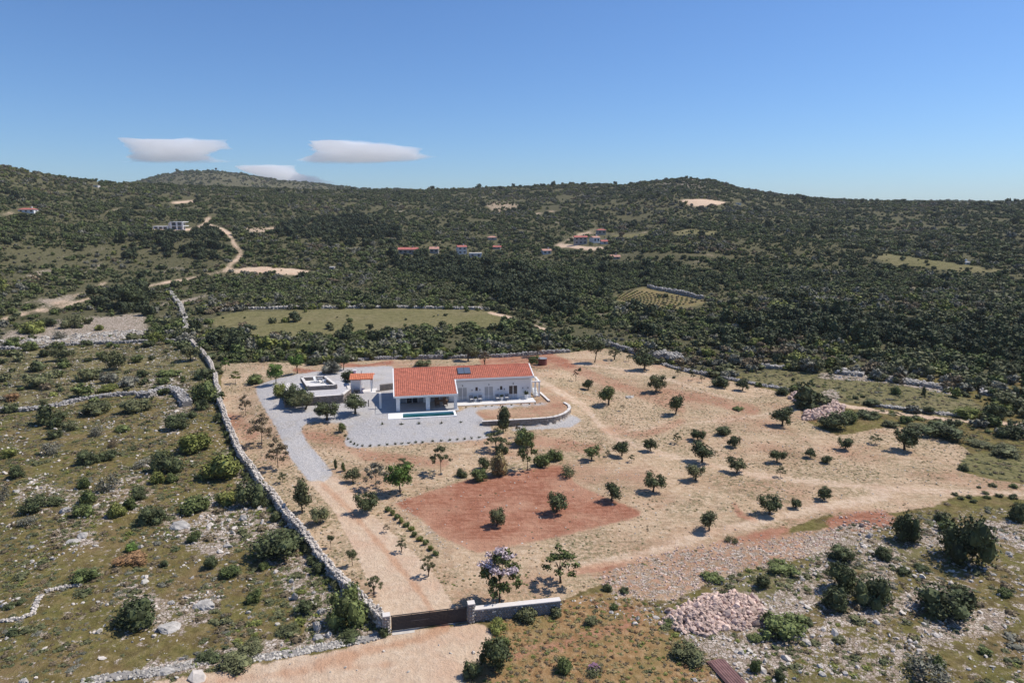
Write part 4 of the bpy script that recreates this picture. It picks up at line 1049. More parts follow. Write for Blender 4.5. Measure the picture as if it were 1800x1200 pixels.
# ------------------------------------------------------------------ far houses
def window_at(parent, x, y, z, w_, h_, axis):
    f = MB()
    if axis == 'y': f.box(x - w_ / 2, x + w_ / 2, y - .05, y - .01, z, z + h_)
    else: f.box(x + .01, x + .05, y - w_ / 2, y + w_ / 2, z, z + h_)
    o = f.build('window', M_DARK, parent)
    g = MB()
    if axis == 'y': g.box(x - w_ / 2 - .1, x + w_ / 2 + .1, y - .12, y - .005, z - .12, z - .02)
    else: g.box(x + .005, x + .12, y - w_ / 2 - .1, y + w_ / 2 + .1, z - .12, z - .02)
    g.build('sill', M_TRIM, o)
def far_house(px, py, wpx, hpx, label, roofm, wallm, rz=0.0, dep=None, roofh=.28, nwin=3, storeys=1, hip=False, cat='house', name='farmhouse'):
    p = at(px, py); k = depth(p) / FOC * .92; W = wpx * k; Hh = hpx * k; D = dep or max(4.5, W * .55)
    rh = D * .5 * roofh * 1.4 if roofh else 0
    e = empty(name, (p.x, p.y, p.z), rz, label, cat)
    MB().box(-W / 2, W / 2, 0, D, -1.2, Hh).build('wall', wallm, e)
    if roofh:
        o_ = .35; x0, x1 = -W / 2 - o_, W / 2 + o_; hx = D * .42 if hip else 0
        V = [(x0, -o_, Hh + .02), (x1, -o_, Hh + .02), (x1, D + o_, Hh + .02), (x0, D + o_, Hh + .02), (x0 + hx, D / 2, Hh + rh), (x1 - hx, D / 2, Hh + rh)]
        me = bpy.data.meshes.new('roof'); me.from_pydata(V, [], [(0, 1, 5, 4), (2, 3, 4, 5), (1, 2, 5), (3, 0, 4), (3, 2, 1, 0)]); me.materials.append(roofm); r_ = obj('roof', me, e)
        MB().box(W * .2, W * .2 + .6, D * .45, D * .45 + .6, Hh, Hh + rh + .9).build('chimney', wallm, r_)
    else:
        MB().box(-W / 2 - .1, W / 2 + .1, -.1, D + .1, Hh + .002, Hh + .25).build('roof', wallm, e)
    for s in range(storeys):
        z = Hh * (s + .42) / storeys - .2
        for i in range(nwin): window_at(e, -W / 2 + W * (i + .5) / nwin, 0, z, min(1.2, W / nwin * .5), min(1.4, Hh / storeys * .45), 'y')
        window_at(e, W / 2, D / 2, z, 1.0, min(1.3, Hh / storeys * .45), 'x')
    return e, W, Hh, D
far_house(717, 447, 36, 9, 'long low stone house with red roof at left of the hamlet', M_TILEOLD, M_PSTONE, .05, nwin=4)
far_house(763, 446, 16, 9, 'pinker right half of the long red-roofed hamlet house', M_TILEPINK, M_PSTONE, .05, dep=6, nwin=2)
far_house(813, 447, 17, 14, 'tall narrow pale house with orange roof in the hamlet', M_TILEOLD, M_PLAST, .35, nwin=2, storeys=2)
far_house(836, 453, 24, 8, 'roofless pale stone ruin beside the tall narrow house', M_TILEOLD, M_PLAST, .1, roofh=0, nwin=2, name='ruin', cat='ruin')
far_house(866, 422, 16, 5, 'small pinkish hipped roof house higher up behind the hamlet', M_TILEPINK, M_PSTONE, .2, nwin=1, hip=True)
far_house(873, 438, 14, 4, 'small red-roofed cottage at right of the left hamlet', M_TILEOLD, M_PSTONE, -.1, nwin=2)
far_house(1021, 430, 24, 14, 'tall two-storey stone house with dark red roof', M_TILEOLD, M_PSTONE, .05, nwin=3, storeys=2)
far_house(1058, 413, 16, 9, 'topmost hamlet house with red hipped roof and balcony', M_TILEOLD, M_PSTONE, .2, nwin=2, hip=True)
far_house(1049, 427, 15, 10, 'white gabled house with pink roof in the right hamlet', M_TILEPINK, M_WHITE, .5, nwin=2)
far_house(1063, 429, 12, 5, 'low red-roofed annex right of the white gabled house', M_TILEOLD, M_PLAST, .1, nwin=1)
far_house(962, 447, 16, 7, 'lone pink-roofed white cottage left of the right hamlet', M_TILEPINK, M_PLAST, .25, nwin=2)
far_house(1078, 456, 26, 5, 'long low house with dusty pink roof below the right hamlet', M_TILEPINK, M_PSTONE, .0, nwin=3)
far_house(46, 374, 28, 6, 'white bungalow with red hipped roof high on the left slope', M_TILEOLD, M_WHITE, .1, nwin=3, hip=True)
far_house(583, 476, 9, 6, 'lone grey stone hut with flat pale roof', M_PLAST, M_PSTONE, .1, roofh=0, nwin=1, name='stone_hut', cat='hut')
far_house(441, 413, 5, 4, 'tiny white shed beside the clearing on the left slope', M_WHITE, M_WHITE, .2, roofh=0, nwin=1, name='shed', cat='shed')
far_house(1701, 465, 10, 4, 'small white cabin on the far right meadow', M_GREY, M_WHITE, .1, roofh=.15, nwin=1, name='cabin', cat='cabin')
far_house(1298, 360, 10, 3, 'tiny pale shed at the right end of bare pink field', M_GREY, M_PLAST, .1, roofh=0, nwin=1, name='shed', cat='shed')
far_house(168, 329, 8, 3, 'tiny pale shed near the left skyline', M_GREY, M_PLAST, .1, roofh=0, nwin=1, name='shed', cat='shed')
# unfinished white villa on the left slope
p = at(311, 404); k = depth(p) / FOC
vil = empty('unfinished_villa', p, .08, 'unfinished two-storey white concrete villa with open bays on the left slope', 'villa')
W, Hh, D = 22 * k, 14 * k, 9.0; h2 = Hh / 2
for z in (0, h2, Hh): MB().box(-W / 2, W / 2, 0, D, z - .3 - (z == 0) * .8, z).build('floor_slab', M_WHITE, vil)
for i in range(3):
    x = -W / 2 + (W - .8) * i / 2
    for z in (0, h2): MB().box(x, x + .8, .05, .6, z + .002, z + h2 - .302).build('column', M_WHITE, vil)
MB().box(-W / 2 + .05, W / 2 - .05, 3.0, 3.3, .002, Hh - .302).build('inner_wall', M_GREY, vil)
MB().box(-W / 2 - 4 * k, -W / 2 - .01, .8, D, -1, Hh * .86).build('stair_wing', M_PLAST, vil)
MB().box(-W / 2 - 30 * k, -W / 2 - 6 * k, .5, D - 2, h2 * .75, h2 * .9).build('low_roof', M_WHITE, vil)
MB().box(-W / 2 - 30 * k, -W / 2 - 6 * k, 2.2, 2.5, -1, h2 * .748).build('low_wall', M_GREY, vil)
for i in range(4):
    x = -W / 2 - 30 * k + 8 * k * i * .98
    MB().box(x, x + .6, .55, 1.1, -1, h2 * .746).build('column', M_WHITE, vil)
# mast on the far hill
p = at(380, 302); e = empty('mast', p, 0, 'small mast with box standing on top of the bluish hill', 'mast')
MB().tube([(0, 0, -1), (0, 0, 9)], [.7, .5], 6).build('pole', M_DARK, e); MB().box(-2, 2, -1, 1, 4.5, 8).build('panel', M_DARK, e)

# ------------------------------------------------------------------ foliage: shapes made once, shared by the plants
def unit(n):
    d = rng.normal(size=(n, 3)); return d / np.linalg.norm(d, axis=1)[:, None]
def leaf_tris(P, N, size, stretch=1.0, jit=.8):
    n = len(P)
    d = N + rng.normal(size=(n, 3)) * jit; d /= np.linalg.norm(d, axis=1)[:, None] + 1e-9
    a = np.cross(d, unit(n)); a /= np.linalg.norm(a, axis=1)[:, None] + 1e-9; b = np.cross(d, a)
    s = size * rng.uniform(.6, 1.4, (n, 1))
    return np.stack([P + a * s * stretch, P - a * s * .5 * stretch + b * s * .8, P - a * s * .5 * stretch - b * s * .8], 1).reshape(-1, 3)
def crown(n, lobes, leaf, core=True, zmin=.02, jit=.8, stretch=1.0, shell=.55, spray=.08, cr=.72):
    """unit crown: lobes = [(x, y, z, rx, rz)] inside width 1 and height 1; returns vertices, triangles"""
    lb = np.array(lobes); wgt = lb[:, 3] ** 2; wgt /= wgt.sum()
    k = rng.choice(len(lb), n, p=wgt); d = unit(n)
    rr = rng.uniform(shell, 1.0, (n, 1)) ** .6 + np.abs(rng.normal(0, spray, (n, 1)))
    P = lb[k, :3] + d * rr * lb[k][:, [3, 3, 4]]
    P[:, 2] = np.maximum(P[:, 2], zmin * rng.uniform(0, 2, n))
    V = leaf_tris(P, d, leaf, stretch, jit); F = np.arange(3 * n).reshape(-1, 3)
    if core:
        CV, CF = [], []; q = 3 * n
        for x, y, z, rx, rz in lobes:
            v = ICO_V * rng.uniform(.85, 1.1, (12, 1)) * np.array([rx, rx, rz]) * cr + np.array([x, y, z]); v[:, 2] = np.maximum(v[:, 2], 0)
            CV.append(v); CF.append(ICO_F + q); q += 12
        V = np.concatenate([V] + CV); F = np.concatenate([F] + CF)
    return V, F
def lobes_round(k, flat=1.0):
    out = [(rng.uniform(-.05, .05), rng.uniform(-.05, .05), .50, .29, .36)]
    for i in range(k):
        a = rng.uniform(0, 6.28); r = rng.uniform(.16, .36); z = rng.uniform(.24, .78)
        out.append((r * math.cos(a), r * math.sin(a), z, rng.uniform(.11, .22), rng.uniform(.13, .25)))
    return out
def lobes_bush(k):
    out = [(0, 0, .38, .36, .42)]
    for i in range(k):
        a = rng.uniform(0, 6.28); r = rng.uniform(.15, .36); z = rng.uniform(.15, .62)
        out.append((r * math.cos(a), r * math.sin(a), z, rng.uniform(.13, .25), rng.uniform(.18, .36)))
    return out
def lobes_spread(k):
    out = [(0, 0, .40, .30, .40)]
    for i in range(k):
        a = rng.uniform(0, 6.28); r = rng.uniform(.2, .42); z = rng.uniform(.25, .65)
        out.append((r * math.cos(a), r * math.sin(a), z, rng.uniform(.11, .18), rng.uniform(.20, .34)))
    return out
def lobes_tall(k):
    out = [(0, 0, .5, .26, .46)]
    for i in range(k):
        z = rng.uniform(.12, .85); a = rng.uniform(0, 6.28); r = rng.uniform(.05, .28) * (1.15 - z)
        out.append((r * math.cos(a), r * math.sin(a), z, rng.uniform(.12, .22), rng.uniform(.12, .22)))
    return out
def lobes_open(k):
    out = []; r0 = rng.uniform(0, 6.28)
    for i in range(k):
        a = r0 + i * 2.4; f = math.sqrt((i + .5) / k); r = .40 * f + rng.uniform(-.04, .04); z = .90 - .55 * f * f + rng.uniform(-.20, .06)
        if i % 3 == 2: z *= .62
        out.append((r * math.cos(a), r * math.sin(a), max(.1, z), rng.uniform(.085, .14), rng.uniform(.07, .12)))
    return out
NEAR = {'round': [crown(1500, lobes_round(10), .036, spray=.12, cr=.66) for _ in range(7)],
        'bush': [crown(1400, lobes_bush(9), .034) for _ in range(6)],
        'spread': [crown(1200, lobes_spread(9), .034) for _ in range(4)],
        'juniper': [crown(1500, lobes_bush(12), .040, jit=.5, stretch=1.7, spray=.12) for _ in range(4)],
        'twiggy': [crown(800, lobes_bush(8), .030, core=False, stretch=1.8, shell=.2, spray=.1) for _ in range(4)],
        'tall': [crown(1400, lobes_tall(10), .036) for _ in range(4)],
        'open': [crown(1100, lobes_open(18), .036, core=False, shell=.1) for _ in range(5)]}
MID = {'round': [crown(420, lobes_round(6), .060) for _ in range(4)], 'bush': [crown(420, lobes_bush(7), .060) for _ in range(5)],
       'spread': [crown(360, lobes_spread(7), .060) for _ in range(4)], 'tall': [crown(380, lobes_tall(7), .065) for _ in range(3)]}
ME = {}
def fol_mesh(shape, k, hue, lod='near', name='crown'):
    src = NEAR if lod == 'near' else MID
    k = k % len(src[shape]); key = (shape, k, hue, lod, name)
    if key not in ME:
        V, F = src[shape][k]; ME[key] = mesh_np(name, V, F, LEAF[hue] if isinstance(hue, str) else hue)
    return ME[key]

# ------------------------------------------------------------------ labels for plants
MARKS = [(150, 703, 'the long tumbled field wall'), (290, 692, 'the thick end of the field wall'), (170, 606, 'the wall below the pale stone field'), (130, 580, 'the pale stone field'),
         (60, 1075, 'the bent stone kerb'), (112, 1036, 'the short straight kerb'), (245, 1056, 'the dome-shaped pale boulder'), (516, 1045, 'the grey standing boulder'), (308, 920, 'the flat white outcrop'),
         (388, 700, 'the boundary wall by the driveway top'), (425, 815, 'the middle of the boundary wall'), (545, 965, 'the lower boundary wall'), (640, 1080, 'the gate end of the boundary wall'), (753, 1095, 'the dark gate'), (450, 1165, 'the dirt road edge'),
         (908, 1075, 'the white-capped gate wall'), (1250, 1080, 'the rubble pile'), (1280, 1180, 'the corrugated sheets'), (1140, 1010, 'the spread of pale rubble'), (1510, 915, 'the red stony patch'),
         (1450, 722, 'the pale pink stone pile'), (1650, 738, 'the thin farm track'), (1560, 690, 'the right pasture'), (1770, 825, 'the grass wedge at right'), (1700, 868, 'the pale track at far right'),
         (650, 568, 'the green meadow'), (1160, 525, 'the vineyard clearing'), (410, 455, 'the pale hill track'), (225, 510, 'the left field paths'), (910, 890, 'the red tilled field'), (815, 690, 'the white house'),
         (953, 638, 'the round red-brown tank'), (560, 690, 'the raised stone terrace'), (1280, 665, 'the right boundary wall'), (1100, 615, 'the back right wall corner'), (480, 640, 'the driveway bend'), (740, 632, 'the back wall'), (1500, 625, 'the pale stone bands'), (1130, 800, 'the orchard track'), (1330, 905, 'the dirt track junction'), (1700, 600, 'the dark wood'), (720, 470, 'the left hamlet'), (1050, 440, 'the right hamlet')]
PLANTS = []
HW = {'dark': 'dark green', 'green': 'mid green', 'olive': 'olive green', 'grey': 'grey-green', 'yellow': 'yellow-green', 'fresh': 'bright green', 'brown': 'brownish', 'rust': 'rust brown', 'ochre': 'ochre'}
SWD = {'round': 'round', 'bush': 'dense', 'spread': 'wide spreading', 'juniper': 'spiky', 'twiggy': 'thin twiggy', 'tall': 'tall', 'open': 'loose'}
def auto_label(o, px, py, w_, hue, shape, noun):
    best = min(MARKS, key=lambda m: (m[0] - px) ** 2 + ((m[1] - py) * 1.6) ** 2)
    dx, dy = px - best[0], py - best[1]
    if abs(dx) > 1.1 * abs(dy): rel = 'right of' if dx > 0 else 'left of'
    else: rel = 'in front of' if dy > 0 else 'behind'
    PLANTS.append((o, px, py, f'{HW[hue]} {SWD[shape]} {noun} {rel} {best[2]}', w_))
ORD = ['first', 'second', 'third', 'fourth', 'fifth', 'sixth', 'seventh', 'eighth', 'ninth', 'tenth', 'eleventh', 'twelfth']
def finish_labels():
    by = {}
    for o, px, py, lab, w_ in PLANTS: by.setdefault(lab, []).append((px, py, w_, o))
    for lab, L_ in by.items():
        if len(L_) == 1: L_[0][3]['label'] = lab; continue
        if len(L_) == 2 and max(L_[0][2], L_[1][2]) > 1.35 * min(L_[0][2], L_[1][2]):
            L_.sort(key=lambda a: -a[2]); L_[0][3]['label'] = 'larger ' + lab; L_[1][3]['label'] = 'smaller ' + lab; continue
        L_.sort(key=lambda a: a[0])
        for i, a in enumerate(L_):
            a[3]['label'] = lab + ', ' + ('leftmost' if i == 0 else 'rightmost' if i == len(L_) - 1 else ORD[min(i, 11)] + ' from left')

# ------------------------------------------------------------------ bushes placed where the photograph has them
BUSHES = [  # photo column, base row, width, height, hue, shape
 (46, 587, 42, 25, 'yellow', 'bush'), (75, 575, 38, 18, 'dark', 'bush'), (120, 577, 38, 27, 'olive', 'bush'), (225, 545, 62, 44, 'dark', 'round'), (102, 597, 25, 17, 'grey', 'twiggy'), (46, 618, 30, 20, 'green', 'bush'), (14, 610, 28, 20, 'green', 'bush'), (172, 581, 17, 12, 'yellow', 'bush'), (270, 607, 30, 24, 'yellow', 'round'), (258, 611, 24, 14, 'dark', 'bush'),
 (100, 636, 35, 24, 'olive', 'round'), (195, 652, 42, 36, 'olive', 'round'), (150, 672, 42, 26, 'olive', 'spread'), (187, 674, 30, 22, 'grey', 'bush'), (220, 682, 42, 22, 'grey', 'spread'), (60, 682, 60, 27, 'olive', 'spread'), (238, 638, 24, 17, 'green', 'bush'), (247, 664, 20, 16, 'dark', 'bush'), (357, 667, 36, 24, 'dark', 'bush'), (285, 676, 22, 15, 'green', 'bush'), (290, 664, 44, 14, 'green', 'spread'),
 (19, 706, 22, 18, 'rust', 'bush'), (182, 690, 36, 16, 'yellow', 'bush'), (352, 708, 55, 40, 'green', 'bush'), (352, 721, 24, 22, 'dark', 'bush'), (14, 726, 28, 18, 'dark', 'bush'), (165, 730, 54, 28, 'olive', 'bush'), (228, 728, 52, 28, 'olive', 'bush'), (100, 740, 32, 20, 'dark', 'bush'), (305, 757, 52, 32, 'dark', 'bush'), (120, 757, 30, 18, 'olive', 'bush'), (92, 772, 24, 20, 'dark', 'bush'), (166, 767, 28, 20, 'grey', 'twiggy'), (210, 760, 28, 14, 'green', 'bush'), (195, 787, 22, 16, 'brown', 'twiggy'), (332, 797, 58, 38, 'yellow', 'juniper'), (75, 710, 15, 10, 'olive', 'bush'), (335, 735, 20, 14, 'dark', 'bush'), (380, 742, 14, 18, 'dark', 'bush'),
 (13, 805, 26, 20, 'yellow', 'bush'), (84, 802, 34, 26, 'grey', 'twiggy'), (24, 842, 30, 26, 'dark', 'bush'), (150, 817, 40, 28, 'dark', 'bush'), (184, 810, 32, 20, 'dark', 'bush'), (285, 834, 55, 42, 'dark', 'bush'), (244, 823, 36, 18, 'grey', 'twiggy'), (274, 851, 25, 26, 'yellow', 'juniper'), (300, 849, 22, 18, 'green', 'juniper'), (384, 845, 68, 48, 'yellow', 'juniper'), (436, 893, 52, 50, 'dark', 'bush'), (184, 866, 38, 34, 'grey', 'twiggy'), (142, 860, 22, 22, 'green', 'juniper'), (150, 888, 28, 28, 'green', 'juniper'), (240, 880, 30, 26, 'dark', 'bush'), (225, 896, 22, 24, 'green', 'juniper'), (141, 910, 34, 26, 'green', 'bush'), (200, 911, 30, 26, 'yellow', 'juniper'), (90, 890, 30, 18, 'dark', 'bush'), (48, 904, 48, 32, 'dark', 'bush'), (41, 926, 32, 20, 'grey', 'twiggy'), (262, 922, 48, 36, 'dark', 'bush'), (338, 902, 50, 32, 'green', 'juniper'), (394, 888, 36, 26, 'yellow', 'juniper'), (6, 880, 18, 28, 'grey', 'twiggy'), (338, 954, 26, 22, 'green', 'bush'), (228, 970, 26, 16, 'fresh', 'bush'), (218, 995, 62, 20, 'rust', 'spread'), (142, 1025, 44, 26, 'green', 'bush'), (287, 996, 16, 14, 'dark', 'bush'), (368, 1001, 26, 24, 'dark', 'bush'), (400, 1016, 40, 22, 'green', 'bush'), (225, 1110, 86, 52, 'dark', 'bush'), (10, 1072, 20, 12, 'dark', 'bush'), (32, 1063, 16, 10, 'dark', 'bush'), (444, 1060, 26, 26, 'green', 'bush'), (405, 1182, 60, 26, 'olive', 'bush'),
 (480, 988, 96, 56, 'dark', 'bush'), (482, 918, 18, 18, 'dark', 'bush'), (603, 1108, 70, 72, 'green', 'bush'), (531, 1080, 36, 24, 'dark', 'bush'), (463, 1002, 20, 16, 'green', 'bush'), (560, 1010, 24, 22, 'dark', 'bush'), (540, 972, 24, 20, 'dark', 'bush'), (673, 1119, 26, 18, 'dark', 'bush'), (500, 1120, 44, 18, 'olive', 'bush'), (440, 1150, 40, 18, 'olive', 'bush'), (360, 1165, 36, 16, 'dark', 'bush'), (610, 1128, 46, 16, 'dark', 'bush'),
 (869, 1187, 64, 58, 'dark', 'round'), (829, 1195, 36, 32, 'dark', 'bush'), (925, 1093, 40, 26, 'olive', 'juniper'), (978, 1085, 22, 18, 'olive', 'bush'), (872, 1112, 36, 20, 'yellow', 'bush'), (882, 1142, 28, 24, 'green', 'juniper'), (992, 1186, 32, 28, 'green', 'bush'), (1068, 1040, 20, 14, 'dark', 'bush'), (1097, 1043, 18, 12, 'dark', 'bush'), (1080, 1072, 16, 12, 'green', 'bush'), (811, 840, 20, 17, 'dark', 'bush'), (841, 848, 30, 26, 'green', 'bush'), (851, 826, 22, 26, 'dark', 'bush'), (876, 838, 36, 44, 'ochre', 'bush'), (881, 800, 24, 22, 'dark', 'bush'), (955, 821, 30, 26, 'green', 'bush'), (977, 812, 26, 24, 'green', 'bush'), (1000, 840, 34, 22, 'olive', 'twiggy'),
 (1345, 1035, 28, 26, 'dark', 'bush'), (1273, 1052, 20, 15, 'dark', 'bush'), (1392, 1132, 92, 42, 'green', 'spread'), (1215, 1168, 60, 30, 'olive', 'bush'), (1289, 955, 26, 13, 'olive', 'twiggy'), (1380, 1012, 60, 20, 'green', 'spread'), (1255, 1026, 44, 16, 'green', 'spread'), (1373, 1196, 22, 20, 'dark', 'bush'), (1330, 1182, 20, 24, 'green', 'juniper'), (1300, 1065, 22, 12, 'green', 'bush'), (1180, 1100, 30, 14, 'green', 'bush'), (1040, 1100, 26, 16, 'olive', 'bush'), (1330, 1128, 30, 14, 'green', 'bush'),
 (1600, 958, 50, 56, 'dark', 'bush'), (1656, 918, 22, 20, 'dark', 'bush'), (1673, 936, 34, 24, 'green', 'bush'), (1717, 998, 84, 94, 'dark', 'bush'), (1488, 990, 46, 30, 'dark', 'bush'), (1487, 1045, 54, 58, 'dark', 'bush'), (1474, 1076, 54, 44, 'dark', 'bush'), (1542, 1068, 66, 58, 'dark', 'bush'), (1682, 1093, 94, 60, 'dark', 'bush'), (1556, 985, 30, 22, 'dark', 'bush'), (1625, 1005, 32, 13, 'dark', 'spread'), (1770, 1050, 26, 16, 'green', 'bush'), (1795, 918, 36, 38, 'dark', 'bush'), (1696, 828, 18, 14, 'dark', 'bush'), (1645, 1212, 82, 44, 'grey', 'twiggy'), (1652, 1176, 24, 22, 'green', 'bush'), (1735, 1152, 22, 14, 'green', 'bush'), (1590, 1010, 26, 14, 'dark', 'spread'), (1480, 1130, 26, 12, 'olive', 'spread'), (1420, 1100, 22, 14, 'dark', 'bush'), (1690, 1040, 24, 14, 'olive', 'bush'),
 (1379, 695, 24, 16, 'dark', 'bush'), (1442, 707, 18, 18, 'green', 'bush'), (1473, 757, 56, 36, 'dark', 'bush'), (1577, 694, 20, 16, 'green', 'bush'), (1625, 698, 11, 18, 'dark', 'tall'), (1505, 702, 10, 8, 'dark', 'bush'), (1518, 699, 8, 6, 'dark', 'bush'), (1540, 715, 32, 14, 'dark', 'bush'), (1637, 728, 22, 16, 'dark', 'bush'), (1710, 736, 56, 22, 'yellow', 'bush'), (1755, 738, 36, 32, 'dark', 'bush'), (1672, 774, 76, 32, 'dark', 'bush'), (1782, 771, 42, 26, 'dark', 'bush'), (1775, 803, 52, 22, 'olive', 'bush'), (1730, 788, 44, 14, 'olive', 'bush'), (1597, 745, 26, 16, 'green', 'bush'), (1528, 736, 40, 16, 'dark', 'bush'), (1650, 751, 26, 14, 'green', 'bush'), (1550, 669, 32, 15, 'olive', 'bush'), (1498, 745, 34, 26, 'green', 'bush'), (1620, 758, 40, 16, 'olive', 'bush'), (1570, 752, 30, 14, 'olive', 'bush'),
 (1680, 871, 12, 7, 'olive', 'bush'), (1691, 878, 12, 7, 'dark', 'bush'), (1707, 876, 13, 8, 'olive', 'bush'), (1714, 884, 12, 8, 'dark', 'bush'), (1735, 869, 13, 7, 'olive', 'bush'), (1738, 877, 14, 7, 'green', 'bush'), (1747, 856, 14, 8, 'olive', 'bush'), (1785, 858, 16, 9, 'green', 'bush'), (1783, 877, 16, 10, 'dark', 'bush'), (1760, 874, 14, 8, 'olive', 'bush'), (1722, 858, 9, 5, 'dark', 'bush'), (1668, 888, 14, 5, 'brown', 'bush'),
 (938, 645, 20, 20, 'green', 'round'), (1270, 682, 34, 22, 'dark', 'bush'), (1294, 788, 28, 22, 'dark', 'round'), (1274, 766, 28, 18, 'dark', 'bush'), (1455, 815, 20, 17, 'dark', 'bush'), (1019, 652, 8, 7, 'dark', 'bush'), (1185, 665, 6, 5, 'dark', 'bush'), (742, 645, 34, 15, 'olive', 'spread'), (552, 642, 26, 16, 'dark', 'bush'), (444, 676, 32, 20, 'green', 'bush'), (612, 673, 30, 26, 'dark', 'bush'), (490, 700, 30, 28, 'yellow', 'bush'), (600, 761, 15, 19, 'green', 'round'), (580, 658, 36, 26, 'grey', 'bush'), (642, 906, 44, 36, 'dark', 'round'), (1300, 722, 24, 8, 'green', 'spread'),
]
def px_size(px, py, w_, h_):
    p = at(px, py); k = depth(p) / FOC
    el = math.atan2(CAM_H - p.z, p.y)
    hz = max(.25, (h_ - w_ * .25 * math.sin(el)) * k / math.cos(el))
    return p, w_ * k, hz
nb = 0
def add_bush(px, py, w_, h_, hue, shape, noun='bush', lod='near', name='bush', group='bushes scattered over the scrubland', zoff=0.0):
    global nb
    p, W, Hh = px_size(px, py, w_, h_)
    o = obj(name, fol_mesh(shape, nb, hue, lod, 'bush'), None, (p.x, p.y + W * .3, p.z - .06 + zoff), (0, 0, rng.uniform(0, 6.28)), (W * 1.08, W * 1.08, Hh * 1.12)); nb += 1
    tag(o, None, noun, group); auto_label(o, px, py, w_, hue, shape, noun)
    return o
for b_ in BUSHES: add_bush(*b_)
rw_ = np.random.default_rng(11)
for k in range(34):
    q = (k + rw_.uniform(.2, .8)) / 34 * (len(LWALL) - 5) + 3; i_ = int(q); f_ = q - i_
    bx_ = LWALL[i_][0] * (1 - f_) + LWALL[i_ + 1][0] * f_; by_ = LWALL[i_][1] * (1 - f_) + LWALL[i_ + 1][1] * f_; sc_ = .5 + (by_ - 650) / 500
    add_bush(bx_ - rw_.uniform(9, 20) * sc_, by_ + rw_.uniform(0, 8), rw_.uniform(14, 26) * sc_, rw_.uniform(9, 18) * sc_, ['dark', 'green', 'olive', 'dark'][k % 4], ['bush', 'spread', 'twiggy'][k % 3])
# pink flowering patch
p, W, Hh = px_size(1044, 1180, 40, 16)
o = obj('flowering_bush', fol_mesh('twiggy', 1, 'olive', name='flowering_bush'), None, (p.x, p.y, p.z - .05), (0, 0, 1), (W, W, Hh * 1.2)); tag(o, 'low flowering bush with pink blossom in the dry grass', 'bush')
o2 = obj('blossom', fol_mesh('open', 2, M_PINK, name='blossom'), o, (.1, .05, .25), (0, 0, 0), (.6, .6, .8))

# ------------------------------------------------------------------ trees
def trunk_mesh(seed, fork=.4, limbs=5, lean=.05, r=.035):
    rs = np.random.default_rng(seed); b = MB()
    top = np.array([rs.normal(0, lean), rs.normal(0, lean), fork])
    b.tube([(0, 0, -.06), (top[0] * .4, top[1] * .5, fork * .5), top], [r * 1.5, r * 1.05, r * .9], 7)
    for i in range(limbs):
        a = 6.28 * i / limbs + rs.uniform(-.4, .4); q = rs.uniform(.12, .33); z = rs.uniform(.62, .9)
        mid = top + np.array([math.cos(a) * q * .45, math.sin(a) * q * .45, (z - fork) * .55])
        b.tube([top - (0, 0, .02), mid, (top[0] + math.cos(a) * q, top[1] + math.sin(a) * q, z)], [r * .7, r * .45, r * .15], 5)
    return b.mesh('trunk', M_BARK, True)
TR = {k: [trunk_mesh(10 * i + j, f, l, ln, r) for j in range(4)] for i, (k, f, l, ln, r) in enumerate((('short', .22, 6, .03, .045), ('mid', .36, 5, .04, .028), ('slim', .45, 5, .03, .016)))}
nt_ = 0
def tree(px, py, w_, h_, hue, shape, kind, label, noun='tree', group=None, cz=.18, trunk='mid', lean=0.0, zoff=0.0, extra=None):
    """cz: where the crown starts, as a share of the height"""
    global nt_
    p, W, Hh = px_size(px, py, w_, h_)
    e = empty(kind, (p.x, p.y, p.z + zoff - .03), rng.uniform(0, 6.28), None, noun, group)
    e.rotation_euler[0] = lean
    obj('trunk', TR[trunk][nt_ % 4], e, (0, 0, 0), (0, 0, 0), (max(W, Hh * .6),) * 2 + (Hh,))
    c_ = obj('crown', fol_mesh(shape, nt_, hue), e, (0, 0, Hh * cz), (0, 0, nt_ * 1.3), (W * 1.22, W * 1.22, Hh * (1.10 - cz))); nt_ += 1
    if label: e['label'] = label
    else: auto_label(e, px, py, w_, hue, shape, kind.replace('_', ' '))
    return e
ORCH = [(1070, 712, 32, 36), (1034, 685, 20, 20), (1153, 689, 31, 33), (1187, 728, 27, 34), (1375, 748, 36, 34), (1590, 790, 42, 40), (1040, 808, 26, 26), (1093, 801, 28, 28), (1143, 792, 24, 23), (1227, 774, 26, 21), (1234, 812, 42, 36), (1295, 830, 32, 28), (1223, 844, 32, 28), (1148, 864, 34, 33), (1075, 880, 32, 33), (978, 900, 38, 38), (874, 924, 32, 32), (1366, 812, 28, 23), (1424, 804, 19, 17), (1485, 789, 26, 21), (1353, 904, 38, 34), (1247, 932, 33, 37), (1398, 892, 20, 18), (1449, 878, 25, 24), (1133, 650, 36, 28), (1305, 686, 23, 22)]
for px, py, w_, h_ in ORCH:
    tree(px, py, w_, h_, random.choice(['dark', 'dark', 'green', 'olive']), 'round', 'olive_tree', None, 'tree', 'round trees planted in the orchard plot', .12, 'short')
for px, py, w_, h_, lab in ((1539, 780, 20, 18, 'small thin pale tree left of the largest right orchard tree'), (1372, 838, 16, 20, 'thin yellowish sapling below a round orchard tree'), (1190, 779, 16, 18, 'thin grey sapling near the orchard track'), (1110, 812, 12, 14, 'tiny bare sapling beside the orchard track'), (1068, 802, 10, 12, 'bare stick sapling between two round trees')):
    tree(px, py, w_, h_, 'olive', 'open', 'sapling', lab, 'tree', None, .3, 'slim')
tree(1045, 637, 30, 40, 'dark', 'round', 'dark_tree', 'dark tree with visible trunk at the back of the plot', cz=.35)
tree(823, 634, 28, 30, 'olive', 'round', 'olive_tree', 'olive tree with thick trunk behind the house roof', cz=.35, trunk='short')
